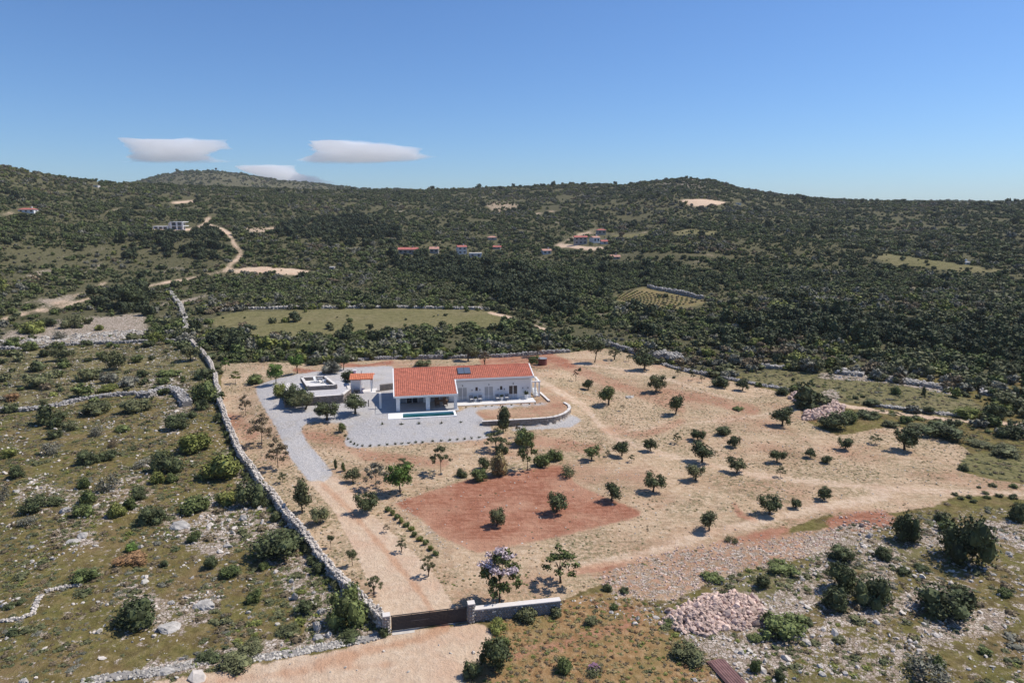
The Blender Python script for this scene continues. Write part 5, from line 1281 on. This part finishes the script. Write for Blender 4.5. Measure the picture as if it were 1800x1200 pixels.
tree(852, 641, 20, 22, 'brown', 'open', 'pruned_tree', 'small pruned brown tree behind the house ridge', cz=.35, trunk='short')
tree(945, 627, 24, 26, 'olive', 'round', 'olive_tree', 'olive tree behind the round red-brown tank', cz=.3)
tree(1080, 632, 22, 22, 'olive', 'open', 'olive_tree', 'pale olive tree right of the dark tree at the back', cz=.3, trunk='short')
tree(335, 634, 36, 28, 'olive', 'round', 'olive_tree', 'olive tree beside the upper boundary wall on the left', cz=.25)
tree(485, 674, 28, 36, 'fresh', 'round', 'young_tree', 'bright green young tree at the driveway bend', cz=.25)
tree(523, 656, 24, 32, 'fresh', 'round', 'young_tree', 'bright green young tree further along the driveway, casting a shadow', cz=.3)
tree(397, 652, 16, 24, 'fresh', 'open', 'sapling', 'thin green sapling just inside the boundary wall top', cz=.3, trunk='slim')
tree(414, 674, 18, 22, 'yellow', 'open', 'sapling', 'thin yellowish sapling on pale earth by the driveway top', cz=.3, trunk='slim')
tree(604, 650, 24, 28, 'dark', 'round', 'dark_tree', 'dark tree standing behind the sunken patio', cz=.3)
tree(519, 714, 38, 42, 'dark', 'bush', 'olive_tree', 'dark bushy olive tree against left wall of raised terrace', cz=.15)
tree(536, 720, 38, 32, 'olive', 'spread', 'olive_tree', 'grey olive tree in front of the raised stone terrace', cz=.25, trunk='short')
tree(575, 738, 42, 34, 'dark', 'round', 'olive_tree', 'rounded olive tree on gravel, left of the pair near the pool', cz=.18, trunk='short')
tree(625, 727, 42, 34, 'dark', 'round', 'olive_tree', 'rounded olive tree on gravel, right of the pair near the pool', cz=.18, trunk='short')
tree(460, 782, 40, 54, 'brown', 'open', 'young_tree', 'thin brown-leaved tree left of the grey driveway, farther one', cz=.25, trunk='slim')
tree(489, 822, 38, 52, 'brown', 'open', 'young_tree', 'thin brown-leaved tree left of the grey driveway, nearer one', cz=.25, trunk='slim')
tree(432, 730, 22, 34, 'brown', 'open', 'sapling', 'nearly bare sapling on pale earth beside the upper driveway', cz=.3, trunk='slim')
tree(532, 900, 40, 58, 'olive', 'tall', 'fig_tree', 'open leafy tree left of the sandy drive, taller one', cz=.15, trunk='mid')
tree(563, 920, 30, 34, 'olive', 'bush', 'fig_tree', 'open leafy tree left of the sandy drive, smaller one', cz=.2, trunk='mid')
tree(497, 848, 16, 20, 'olive', 'open', 'sapling', 'small sapling near the end of the grey gravel', cz=.3, trunk='slim')
tree(582, 962, 12, 22, 'olive', 'round', 'sapling', 'small round-headed sapling between boundary wall and drive, upper one', cz=.5, trunk='mid')
tree(620, 994, 18, 28, 'olive', 'round', 'sapling', 'small round-headed sapling between boundary wall and drive, lower one', cz=.5, trunk='mid')
tree(657, 1045, 28, 34, 'olive', 'open', 'pruned_tree', 'small pruned tree with forked limbs near the left gate pillar', cz=.3, trunk='short')
tree(753, 1012, 24, 34, 'olive', 'open', 'pruned_tree', 'pruned leaning tree at the end of the low hedge', cz=.3, trunk='short')
tree(706, 970, 18, 24, 'olive', 'open', 'pruned_tree', 'small leaning pruned tree between drive and hedge', cz=.35, trunk='short')
tree(679, 935, 12, 14, 'brown', 'open', 'sapling', 'bare twig sapling above the leaning pruned tree', cz=.4, trunk='slim')
tree(704, 866, 42, 54, 'fresh', 'round', 'broadleaf_tree', 'bright green broadleaf tree by the corner of tilled field', cz=.18)
tree(661, 858, 38, 48, 'grey', 'open', 'broadleaf_tree', 'thin grey-leaved tree left of the bright green broadleaf tree', cz=.2, trunk='slim')
tree(712, 832, 28, 28, 'olive', 'open', 'broadleaf_tree', 'loose pale tree behind the bright green broadleaf tree', cz=.2, trunk='slim')
tree(590, 824, 9, 18, 'dark', 'tall', 'small_cypress', 'first tiny dark conifer in the row by the drive top', cz=.0)
tree(603, 828, 11, 16, 'green', 'tall', 'small_cypress', 'second small conifer in the row by the drive top', cz=.0)
tree(621, 846, 26, 26, 'olive', 'round', 'olive_tree', 'small olive tree third in the row by the drive top', cz=.1)
tree(775, 832, 34, 48, 'olive', 'open', 'young_tree', 'young tree with sparse leaves below the gravel slope', cz=.35, trunk='slim')
tree(885, 760, 36, 46, 'dark', 'tall', 'dark_tree', 'tall dense dark tree in front of the curved retaining wall', cz=.05)
tree(873, 790, 42, 38, 'olive', 'open', 'broadleaf_tree', 'loose green tree below the tall dark tree', cz=.2)
tree(920, 782, 34, 34, 'green', 'bush', 'broadleaf_tree', 'green bushy tree right of the tall dark tree', cz=.1)
tree(927, 826, 34, 62, 'green', 'open', 'young_tree', 'tall thin fresh green tree above the tilled field edge', cz=.1, trunk='slim')
tree(911, 768, 10, 24, 'brown', 'open', 'sapling', 'bare thin sapling right of the tall dark tree', cz=.5, trunk='slim')
tree(1012, 670, 9, 20, 'brown', 'open', 'sapling', 'bare stump sapling right of the house track', cz=.5, trunk='mid')
tree(1094, 722, 9, 11, 'brown', 'open', 'sapling', 'forked bare sapling in the middle of the orchard', cz=.6, trunk='mid')
for px, py in ((1105, 635), (1218, 668), (1192, 661), (1234, 672)):
    tree(px, py, 9, 13, 'olive', 'open', 'sapling', None, 'tree', 'small saplings along the right wall', .35, 'mid')
lt = tree(878, 1058, 72, 92, 'green', 'open', 'flowering_tree', 'tree with lilac blossom standing behind the white-capped gate wall', cz=.22, trunk='slim')
cw = [c for c in lt.children if c.name.startswith('crown')][0]
bl = obj('blossom', fol_mesh('open', 3, M_LILAC, name='blossom'), lt, cw.location + Vector((0, 0, cw.scale.z * .36)), (0, 0, 2.0), (cw.scale.x * .9, cw.scale.y * .9, cw.scale.z * .62))
obj('lower_leaves', fol_mesh('open', 1, 'green', name='lower_leaves'), lt, (0, 0, cw.location.z * .4), (0, 0, .5), (cw.scale.x * .5, cw.scale.y * .5, cw.scale.z * .7))
tr2 = tree(986, 1024, 60, 64, 'green', 'open', 'broadleaf_tree', 'leafy tree with bare lower trunk right of the lilac-flowered tree', cz=.3, trunk='mid')
# low hedge beside the drive: one thing, its plants grown together
HP = [(683, 898), (690, 904), (698, 911), (706, 918), (714, 925), (723, 932), (729, 942), (738, 950), (748, 957), (757, 966), (765, 975)]
h0 = at(683, 898); hedge = empty('hedge', h0, 0, 'thin low green hedge row between drive and tilled field', 'hedge')
for k, (a, b_) in enumerate(HP):
    p, W, Hh = px_size(a, b_, 14, 10)
    obj('hedge_plant', fol_mesh('bush', k, 'yellow' if k % 2 else 'green', 'mid', 'hedge_plant'), hedge, p - h0, (0, 0, k), (W, W, Hh * 1.2))
# small spiky plants set out on the gravel
def tuft_mesh(n, lean):
    d = unit(n); d[:, 2] = np.abs(d[:, 2]) * .9 + .25; d /= np.linalg.norm(d, axis=1)[:, None]
    tip = d * rng.uniform(.5, 1.0, (n, 1)); sd = np.cross(d, unit(n)) * .10
    V = np.stack([sd, -sd, tip], 1).reshape(-1, 3); V[:, 2] -= .03
    return mesh_np('spiky_plant', V, np.arange(3 * n).reshape(-1, 3), LEAF['dark'])
TUFT = [tuft_mesh(26, .2) for _ in range(4)]
def spiky(px, py, s, label, group):
    p = at(px, py); k = depth(p) / FOC
    tag(obj('spiky_plant', TUFT[int(px) % 4], None, p, (0, 0, rng.uniform(0, 6)), (s * k,) * 2 + (s * k * 1.25,)), label, 'plant', group)
WN = ORD + ['thirteenth', 'fourteenth', 'fifteenth', 'sixteenth', 'seventeenth', 'eighteenth', 'nineteenth', 'twentieth', 'twenty-first', 'twenty-second', 'twenty-third', 'twenty-fourth']
for k, (a, b_) in enumerate(((672, 746), (706, 746), (737, 745), (776, 744), (810, 742))):
    spiky(a, b_, 6.5, f'small dark spiky plant below the pool, {ORD[k]} from the left', 'spiky plants below the pool')
fr_ = [(607, 766), (612, 772), (617, 777), (623, 781), (628, 783), (637, 784), (651, 784), (666, 783), (681, 782), (695, 781), (706, 780), (718, 779), (731, 778), (743, 778), (761, 776), (776, 775), (791, 774), (804, 773), (817, 772), (829, 771), (842, 769)]
for k, (a, b_) in enumerate(fr_):
    spiky(a, b_, 6, f'small dark spiky plant on lower gravel edge, {WN[k]} from left', 'spiky plants along the lower gravel edge')
for k, a in enumerate((819, 836, 854, 865, 880, 899, 916, 931, 941, 950)):
    spiky(a, 716.5 - (a - 819) * .055, 3.6, f'tiny plant in gravel strip below terrace edge, {WN[k]} from left', 'tiny plants below the terrace edge')

# ------------------------------------------------------------------ boulders in the left scrub
BOULD = [(246, 1066, 42, 22, 'dome-shaped pale boulder with white top in the left scrub'), (356, 1072, 56, 16, 'long pale slab outcrop right of the dome-shaped boulder'), (398, 962, 24, 8, 'small pale flat rock near the boundary wall slope'), (292, 1112, 54, 18, 'wide pale outcrop right of the largest left bush'), (139, 946, 40, 8, 'flat white outcrop, upper of two side by side'), (124, 956, 32, 8, 'flat white outcrop, lower of two side by side'), (516, 1054, 20, 20, 'grey standing boulder left of the big green bush'), (512, 1024, 14, 10, 'small square pale rock above the grey standing boulder'), (564, 1080, 26, 16, 'tilted pale slab just left of the big green bush'), (556, 1108, 20, 22, 'upright pale slab at the foot of the big green bush'), (556, 1126, 34, 14, 'broad pale rock by the road below the green bush'), (287, 1188, 38, 14, 'pale boulder in the roadside stone row'), (317, 1160, 13, 8, 'white rock standing alone above the roadside row'), (39, 1204, 26, 14, 'pale boulder in the bottom left corner'), (112, 902, 30, 16, 'ragged pale boulder between two dark bushes at left'), (26, 866, 16, 8, 'flat pale rock at the left edge'), (308, 932, 64, 12, 'flat white outcrop below the large dark bush'), (52, 964, 14, 8, 'small angular white rock in open turf at left'), (350, 946, 22, 8, 'low pale rock right of the flat white outcrop'), (1404, 1124, 30, 8, 'low pale rock under the spreading green bush'), (1530, 945, 18, 12, 'pale block beside the red stony patch'), (1305, 1150, 16, 9, 'white rock right of the corrugated sheets'), (425, 915, 26, 14, 'pale rock beside the dark bush at the wall'), (1108, 700, 22, 6, 'flat pale rock lying in the middle of the orchard'), (455, 962, 20, 10, 'pale rock above the wide dark bush by the wall'), (300, 1062, 20, 8, 'small pale rock between dome boulder and long slab')]
M_BOULD = plain('boulder_limestone', (.44, .41, .37), .95, .35, 3.2, bump=.9)
def boulder_mesh():
    me = bpy.data.meshes.new('boulder')
    import bmesh
    bm = bmesh.new(); bmesh.ops.create_icosphere(bm, subdivisions=4, radius=.62)
    s = rng.uniform(0, 100, 3); cn = unit(22); cd = rng.uniform(.26, .5, 22); cn[:, 2] *= .8
    for v in bm.verts:
        q = np.array(v.co)
        for a, d in zip(cn, cd):
            e_ = float(q @ a) - d
            if e_ > 0: q = q - a * e_ * .93
        n = float(fbm(q[0] * 9 + s[0] + q[2] * 4, q[1] * 9 + s[1], 12, 4)) - .5
        q = q * (1 + n * .35); q[2] = max(q[2], -.2); v.co = q
    bm.to_mesh(me); bm.free(); me.materials.append(M_BOULD); return me
BME = [boulder_mesh() for _ in range(6)]
for k, (px, py, w_, h_, lab) in enumerate(BOULD):
    p, W, Hh = px_size(px, py, w_, h_)
    tag(obj('boulder', BME[k % 6], None, (p.x, p.y + W * .2, p.z + Hh * .1), (0, 0, rng.uniform(-.5, .5)), (W * .8, W * .55, max(Hh, W * .26) * .95)), lab, 'boulder', 'boulders in the scrub')

# ------------------------------------------------------------------ masses that nobody could count: maquis, turf tussocks, loose stones
def scatter(name, P, S, idx, protos, label, cat, rot=None):
    """one object: instances of small shared shapes on points"""
    pc = bpy.data.collections.new(name + '_shapes')
    for k, me in enumerate(protos):
        o = bpy.data.objects.new(f'{name}_shape_{k:02d}', me); pc.objects.link(o)
    me = bpy.data.meshes.new(name); n = len(P)
    me.vertices.add(n); me.vertices.foreach_set('co', np.asarray(P, np.float32).ravel())
    a = me.attributes.new('size', 'FLOAT_VECTOR', 'POINT'); a.data.foreach_set('vector', np.asarray(S, np.float32).ravel())
    R = np.zeros((n, 3), np.float32); R[:, 2] = rng.uniform(0, 6.28, n)
    if rot: R[:, 0] = rng.normal(0, rot, n); R[:, 1] = rng.normal(0, rot, n)
    a = me.attributes.new('turn', 'FLOAT_VECTOR', 'POINT'); a.data.foreach_set('vector', R.ravel())
    a = me.attributes.new('pick', 'INT', 'POINT'); a.data.foreach_set('value', np.asarray(idx, np.int32))
    me.update()
    ng = bpy.data.node_groups.new(name + '_scatter', 'GeometryNodeTree')
    ng.interface.new_socket('Geometry', in_out='INPUT', socket_type='NodeSocketGeometry'); ng.interface.new_socket('Geometry', in_out='OUTPUT', socket_type='NodeSocketGeometry')
    gi = ng.nodes.new('NodeGroupInput'); go = ng.nodes.new('NodeGroupOutput')
    ci = ng.nodes.new('GeometryNodeCollectionInfo'); ci.inputs['Collection'].default_value = pc; ci.inputs['Separate Children'].default_value = True; ci.inputs['Reset Children'].default_value = True
    ip_ = ng.nodes.new('GeometryNodeInstanceOnPoints'); ip_.inputs['Pick Instance'].default_value = True
    def attr(nm, ty):
        x = ng.nodes.new('GeometryNodeInputNamedAttribute'); x.data_type = ty; x.inputs['Name'].default_value = nm; return x.outputs['Attribute']
    L_ = ng.links.new
    L_(gi.outputs[0], ip_.inputs['Points']); L_(ci.outputs[0], ip_.inputs['Instance'])
    L_(attr('pick', 'INT'), ip_.inputs['Instance Index']); L_(attr('turn', 'FLOAT_VECTOR'), ip_.inputs['Rotation']); L_(attr('size', 'FLOAT_VECTOR'), ip_.inputs['Scale'])
    L_(ip_.outputs[0], go.inputs[0])
    o = obj(name, me); md = o.modifiers.new('scatter', 'NODES'); md.node_group = ng
    return tag(o, label, cat, kind='stuff')
def sample_polar(n, r0, r1, a0=-41, a1=41):
    r = np.sqrt(rng.uniform(r0 * r0, r1 * r1, n)); a = np.radians(rng.uniform(a0, a1, n))
    x, y = r * np.sin(a), r * np.cos(a); z = zt(x, y); px, py, f = proj(x, y, z)
    return x, y, z, px, py, r, f
HUEL = ['dark', 'green', 'olive', 'grey', 'yellow', 'brown']
# shapes for far shrubs: per hue 3 shapes
FAR_SH = []
for hname in HUEL:
    for q in range(3):
        V, F = crown(150, (lobes_bush(5), lobes_spread(5), lobes_round(4))[q], .10, cr=.8)
        FAR_SH.append(mesh_np('shrub', V, F, LEAF[hname]))
for q in range(3):
    V, F = crown(300, lobes_round(7), .075, cr=.8); FAR_SH.append(mesh_np('pine', V, F, M_PINE))
PINES = [[(480, 400), (560, 385), (640, 380), (700, 400), (705, 428), (640, 435), (540, 425), (490, 420)], [(205, 425), (300, 410), (390, 405), (395, 455), (330, 462), (210, 460)], [(690, 445), (800, 455), (905, 480), (1000, 500), (1010, 560), (900, 545), (800, 500), (680, 470)],
         [(1240, 585), (1330, 560), (1450, 545), (1600, 570), (1660, 590), (1720, 575), (1790, 590), (1790, 640), (1680, 625), (1560, 610), (1400, 610), (1280, 612)], [(150, 520), (260, 505), (280, 560), (170, 560)], [(360, 590), (440, 590), (420, 620), (385, 625)]]
CLEARS = [(MEADOWB, .03), (MEADOWR, .03), (WEDGE, .04), (VINEY, .05), (PALEF, 0), (TERR, .25), (TERR2, .05), (LOWM, .06), (VILF, .15), (CLEAR1, .2), (CLEAR2, .02), (STONEF, .10)]
def allowed(px, py, x, y):
    d = np.ones(px.shape)
    d[inpoly(px, py, PROPERTY)] = 0
    d[inpoly(px, py, [(300, 590), (372, 640), (392, 700), (440, 820), (580, 990), (690, 1110), (690, 1300), (-400, 1300), (-400, 600), (330, 600)])] *= .12
    for P, v in CLEARS: d[inpoly(px, py, P)] *= v
    for pts, hw in LINES: d[dline(px, py, pts) < hw + 1.6] = 0; d[(dline(px, py, [(a, b + 4) for a, b in pts]) < hw) & (py < 600)] *= .35
    for pts, hw in STREAKS: d[dline(px, py, pts) < hw + .8] *= .12
    for hx_, hy_, ww in HSPOT: d[(np.abs(px - hx_) < ww * .62) & (py > hy_ - 10) & (py < hy_ + 5)] = 0
    return d
HSPOT = [(717, 447, 36), (763, 446, 18), (813, 447, 19), (836, 453, 24), (866, 422, 16), (873, 438, 14), (1021, 430, 26), (1058, 413, 18), (1049, 427, 17), (1063, 429, 14), (962, 447, 18), (1078, 456, 28), (46, 374, 30), (583, 476, 10), (441, 413, 6), (1701, 465, 12), (305, 404, 60), (1298, 360, 12), (168, 329, 9)]
def maquis(n, r0, r1, smin, smax, seed, low=0):
    x, y, z, px, py, r, f = sample_polar(n, r0, r1)
    d = allowed(px, py, x, y)
    d *= sstep(.30, .52, fbm(x / 14, y / 14, seed, 3)) * .72 + .22 * sstep(.3, .6, fbm(x / 40, y / 40, seed + 4, 2))
    if low: d = allowed(px, py, x, y) * (.25 + .6 * sstep(.35, .6, fbm(x / 6, y / 6, seed + 2, 3)))
    d[(py > 640)] *= .5
    lf = (px < 420) & (py > 440) & (py < 600); d[lf] *= .55
    sk = (py < 400) & (px > 1300); d[sk] *= .9
    keep = rng.random(n) < d
    x, y, z, px, py, r, f = (q[keep] for q in (x, y, z, px, py, r, f)); n = len(x)
    s = rng.uniform(smin, smax, n) * (.7 + .6 * fbm(x / 20, y / 20, seed + 9, 2)); s *= np.where(rng.random(n) < .1, 1.4, 1)
    h = s * rng.uniform(.5, .85, n)
    hn = fbm(x / 35, y / 35, seed + 20, 3) * .75 + rng.random(n) * .35 - .05
    valley = inpoly(px, py, [(820, 470), (1000, 440), (1060, 520), (1100, 580), (980, 600), (900, 540)])
    hue = np.where(hn < .36, 0, np.where(hn < .50, 1, np.where(hn < .66, 2, np.where(hn < .73, 3, np.where(hn < .79, 4, 5)))))
    hue = np.where(valley & (hue > 2), 1, hue)
    idx = hue * 3 + rng.integers(0, 3, n)
    pine = np.zeros(n, bool)
    for P in PINES: pine |= inpoly(px, py, P)
    pine |= (rng.random(n) < .025)
    if low: pine[:] = False
    big = pine & (rng.random(n) < .6)
    s = np.where(big, s * 1.55, s); h = np.where(big, s * rng.uniform(.65, .95, n), h); idx = np.where(big, 18 + rng.integers(0, 3, n), idx)
    return np.stack([x, y, z - h * .08], 1), np.stack([s, s, h], 1), idx, px, py, s * FOC / f
A1 = maquis(31000, 112, 340, 1.1, 3.5, 100)
A2 = maquis(84000, 340, 1040, 1.5, 4.3, 200)
A4 = maquis(70000, 112, 520, .5, 1.5, 150, 1)
A3 = maquis(26000, 1150, 1900, 3.0, 7.0, 300)
# the largest of the wild shrubs near the plot become things of their own
left_n = max(0, 300 - sum(1 for o, *_ in PLANTS if o.name.startswith('bush')))
P1, S1, I1, X1, Y1, W1 = A1
vis = (X1 > 5) & (X1 < 1795)
order = np.argsort(-np.where(vis, W1, 0))[:left_n]
own = np.zeros(len(P1), bool); own[order] = True
for k in order:
    hname = 'dark' if I1[k] >= 18 else HUEL[I1[k] // 3]
    shp = 'tall' if I1[k] >= 19 else 'round' if I1[k] == 18 else ('bush', 'spread', 'round')[I1[k] % 3]
    o = obj('bush', fol_mesh(shp, int(k), hname, 'mid', 'bush'), None, P1[k], (0, 0, rng.uniform(0, 6.28)), S1[k])
    tag(o, None, 'bush', 'bushes scattered over the scrubland'); auto_label(o, X1[k], Y1[k], W1[k], hname, shp, 'bush')
PP = np.concatenate([P1[~own], A2[0], A3[0], A4[0]]); SS_ = np.concatenate([S1[~own], A2[1], A3[1], A4[1]]); II = np.concatenate([I1[~own], A2[2], A3[2], A4[2]])
scatter('maquis', PP, SS_, II, FAR_SH, 'dense dark green maquis covering the slopes beyond the plot', 'scrub')
# low tussocks over the near scrub and dry grass
def tussock(n, hue, tall=1.0):
    V, F = crown(n, [(0, 0, .25, .42, .42 * tall)] + [(rng.uniform(-.3, .3), rng.uniform(-.3, .3), .2, .25, .3 * tall) for _ in range(3)], .11, cr=.75, stretch=1.5)
    return mesh_np('tussock', V, F, LEAF[hue])
TUS = [tussock(70, h) for h in ('olive', 'brown', 'yellow', 'dark', 'grey', 'ochre', 'rust')]
def inany(px, py, polys):
    r = np.zeros(px.shape, bool)
    for P in polys: r |= inpoly(px, py, P)
    return r
x, y, z, px, py, r, f = sample_polar(240000, 36, 190, -43, 43)
lft = inpoly(px, py, [(-300, 600), (330, 600), (385, 705), (425, 820), (480, 892), (565, 995), (650, 1078), (684, 1116), (330, 1187), (180, 1300), (-300, 1300)])
rgt = inpoly(px, py, [(985, 1058), (1250, 980), (1540, 910), (1640, 895), (2200, 885), (2200, 1400), (1280, 1300), (1160, 1110)]) & ~inany(px, py, [RUBBLEG])
dry = inany(px, py, [DRY]); wed = inany(px, py, [WEDGE, MEADOWR, [(1500, 700), (1810, 745), (1810, 850), (1700, 800), (1600, 750)]])
snd = inany(px, py, [PROPERTY]) & ~inany(px, py, [DRIVE, APRON, TILLED, DRIVEWAY2, BED, SLIVER]) & (dline(px, py, LINES[0][0]) > 10) & (dline(px, py, LINES[19][0]) > 12)
til = inany(px, py, [TILLED])
nz = fbm(x / 3.5, y / 3.5, 400, 3); nz2 = fbm(x / 16, y / 16, 410, 3)
dens = np.where(lft, .80 * sstep(.30, .58, nz), 0) + np.where(rgt, .60 * sstep(.40, .6, nz), 0) + np.where(dry, .95, 0) + np.where(wed, .30, 0) + np.where(snd, .55 * sstep(.44, .60, nz2) + .26 * sstep(.38, .62, nz), 0) + np.where(til, .025, 0)
u_, v_ = to_house(x, y); dens[(u_ > -4) & (u_ < 25) & (v_ > -9) & (v_ < 9)] = 0
for P in VERGES: dens[inpoly(px, py, P) & snd] += .25
keep = (rng.random(len(x)) < dens)
x, y, z, px, py, lft, rgt, dry, snd, til, nz2 = (q[keep] for q in (x, y, z, px, py, lft, rgt, dry, snd, til, nz2)); n = len(x)
s = np.where(dry, rng.uniform(.16, .48, n), np.where(snd | til, rng.uniform(.12, .34, n), .18 + rng.gamma(1.5, .14, n))); h = s * np.where(dry, rng.uniform(.3, .6, n), rng.uniform(.25, .5, n))
rr = rng.random(n)
idx = np.where(dry, rng.choice([1, 2, 0, 5, 6], n, p=[.22, .16, .06, .44, .12]), np.where(snd | til, rng.choice([0, 5, 1, 2, 3], n, p=[.36, .12, .32, .08, .12]), np.where(nz2 > .52, rng.choice([0, 2, 1, 3], n, p=[.5, .15, .3, .05]), rng.choice([0, 1, 3, 4], n, p=[.38, .42, .05, .15]))))
scatter('turf_tussocks', np.stack([x, y, z - .04], 1), np.stack([s, s, h], 1), idx, TUS, 'low tussocks of grass and herbs over the scrub and plot', 'grass')
# loose stones
STN = []
for m in (M_STONEP, M_STONEW, M_PINKST):
    for _ in range(4):
        V, F = rocks(np.zeros((1, 3)), np.array([1.0]), .6); STN.append(mesh_np('loose_stone', V, F, m))
x, y, z, px, py, r, f = sample_polar(170000, 36, 200, -43, 43)
lft = inpoly(px, py, [(-300, 600), (330, 600), (385, 705), (425, 820), (480, 892), (565, 995), (650, 1078), (684, 1116), (330, 1187), (180, 1300), (-300, 1300)])
rgt = inpoly(px, py, [(985, 1058), (1250, 980), (1540, 910), (1640, 895), (2200, 885), (2200, 1400), (1280, 1300), (1160, 1110)])
rub = inany(px, py, [RUBBLEG]); sf = inany(px, py, [STONEF]); redp = inany(px, py, [REDST]); snd = inany(px, py, [PROPERTY]) & ~inany(px, py, [DRIVE, APRON, DRIVEWAY2, BED, SLIVER])
rk = np.zeros(len(x))
for pts, hw, v in ROCKS: rk = np.maximum(rk, np.where(dline(px, py, pts) < hw, v, 0))
nz = fbm(x / 2.6, y / 2.6, 500, 3)
dens = np.where(lft, .05 + .4 * sstep(.55, .75, nz), 0) + np.where(rgt, .10 + .4 * sstep(.5, .7, nz), 0) + np.where(rub, .9, 0) + np.where(sf, .8, 0) + np.where(redp, .6, 0) + np.where(rk > 0, rk * .55 * sstep(.35, .6, nz), 0) + np.where(snd, .035, 0)
u_, v_ = to_house(x, y); dens[(u_ > -4) & (u_ < 25) & (v_ > -9) & (v_ < 9)] = 0
dens[inany(px, py, [ROAD])] = .03
keep = rng.random(len(x)) < dens
x, y, z, px, py, rub, redp, snd, sf = (q[keep] for q in (x, y, z, px, py, rub, redp, snd, sf)); n = len(x)
s = .12 + rng.gamma(1.6, .11, n); s = np.where(rub, rng.uniform(.12, .34, n), np.where(snd, np.minimum(s, .25), np.where(sf, s * 1.5, s)))
idx = np.where(rub | redp, rng.integers(8, 12, n), np.where(sf, rng.integers(4, 8, n), rng.choice([0, 1, 2, 3, 4, 5], n)))
scatter('loose_stones', np.stack([x, y, z + s * .05], 1), np.stack([s, s, s], 1), idx, STN, 'loose limestone fragments strewn over the scrub', 'stones', rot=.5)
# rows of vines in the small clearing
vy = []
for k in range(9):
    a = np.array([1082 + k * 2, 523 - k * 1.8 + 0]); b2 = np.array([1150 + k * 11, 546 - k * 2.0])
    for q in range(16): vy.append(a + (b2 - a) * (q + .5) / 16)
vv = [at(*q) for q in vy if inpoly(np.array([q[0]]), np.array([q[1]]), VINEY)[0]]
if vv:
    VP = np.array([tuple(q) for q in vv]); n = len(VP)
    scatter('vines', VP, np.stack([np.full(n, 1.2), np.full(n, .9), np.full(n, .7)], 1), rng.integers(0, 3, n), [TUS[0], TUS[1], TUS[2]], 'rows of low vines in the brownish clearing', 'vines')
finish_labels()

# ------------------------------------------------------------------ clouds: flat lens clouds far behind the hills
def cloud(poly, dist, thick, label, seed, dens):
    P = np.array(poly, float); x0, x1, y0, y1 = P[:, 0].min(), P[:, 0].max(), P[:, 1].min(), P[:, 1].max()
    nx, ny = 90, 34
    gx = np.linspace(x0 - 1, x1 + 1, nx); gy = np.linspace(y0 - 1, y1 + 1, ny)
    X, Y = np.meshgrid(gx, gy); X = X.ravel(); Y = Y.ravel()
    wx = X + (fbm(X / 26, Y / 3.5, seed, 4) - .5) * 18; wy = Y + (fbm(X / 22, Y / 6, seed + 3, 3) - .5) * 4
    ins = inpoly(wx, wy, poly); sd = np.where(ins, dline(wx, wy, poly, True), 0)
    tk_ = thick * np.clip(sd / 11, 0, 1) ** 1.3 * (.35 + 1.3 * fbm(X / 40, Y / 8, seed + 7, 4)) * (.22 + .78 * np.clip((y1 - Y) / (y1 - y0), 0, 1))
    k = dist / FOC
    D = np.stack([(X - 900) / FOC, CP - (Y - 600) / FOC * SP, -SP - (Y - 600) / FOC * CP], 1) * dist + np.array([0, 0, CAM_H])
    Vf = D.copy(); Vf[:, 1] -= tk_; Vb = D.copy(); Vb[:, 1] += tk_
    ix = np.arange(ny - 1)[:, None] * nx + np.arange(nx - 1)[None]
    Q = np.stack([ix, ix + nx, ix + nx + 1, ix + 1], -1).reshape(-1, 4); Q = Q[ins[Q].any(1)]
    n = len(X); back = np.where(tk_ > 0, np.arange(n) + n, np.arange(n))
    FF = np.concatenate([Q, back[Q][:, ::-1]])
    u, inv = np.unique(FF.ravel(), return_inverse=True)
    V = np.concatenate([Vf, Vb])[u]; c = V.mean(0)
    m = bpy.data.materials.new('cloud_vapour'); m.use_nodes = True; t = m.node_tree
    t.nodes.remove(t.nodes['Principled BSDF'])
    v = t.nodes.new('ShaderNodeVolumePrincipled'); v.inputs['Color'].default_value = (1, 1, 1, 1); v.inputs['Density'].default_value = dens; v.inputs['Anisotropy'].default_value = 0.0
    t.links.new(v.outputs[0], t.nodes['Material Output'].inputs['Volume'])
    o = obj('cloud', mesh_np('cloud', V - c, inv.reshape(-1, 4), m), None, c)
    return tag(o, label, 'cloud', 'lens clouds over the hills')
cloud([(205, 284), (232, 281), (222, 276), (240, 268), (226, 264), (250, 258), (252, 248), (262, 244), (330, 243), (398, 246), (396, 254), (380, 264), (358, 272), (380, 278), (424, 283), (400, 286), (330, 289), (250, 287)], 7000, 640, 'leftmost flat white cloud above the left ridge', 1, .0055)
cloud([(514, 284), (540, 274), (556, 268), (542, 263), (556, 258), (556, 248), (570, 246), (600, 245), (680, 252), (744, 262), (735, 267), (768, 276), (720, 286), (620, 290), (560, 289)], 7000, 700, 'large lens-shaped white cloud above the middle ridge', 2, .0055)
cloud([(415, 290), (480, 288), (518, 291), (512, 297), (530, 304), (560, 311), (600, 324), (520, 330), (470, 320), (440, 306), (420, 298)], 7000, 620, 'low white cloud half hidden behind the bluish hill', 5, .0055)

# ------------------------------------------------------------------ air
zmax = float(GZ.max()) + 25
hz = MB().box(-3400, 3400, -3400, 3400, float(GZ.min()) - 3, zmax).mesh('haze', None)
m = bpy.data.materials.new('haze_air'); m.use_nodes = True; t = m.node_tree
t.nodes.remove(t.nodes['Principled BSDF'])
v = t.nodes.new('ShaderNodeVolumePrincipled'); v.inputs['Color'].default_value = (.86, .92, 1, 1); v.inputs['Density'].default_value = .00008
t.links.new(v.outputs[0], t.nodes['Material Output'].inputs['Volume'])
hz.materials.append(m)
tag(obj('haze', hz), 'thin blue air over the hills', 'haze', kind='stuff')
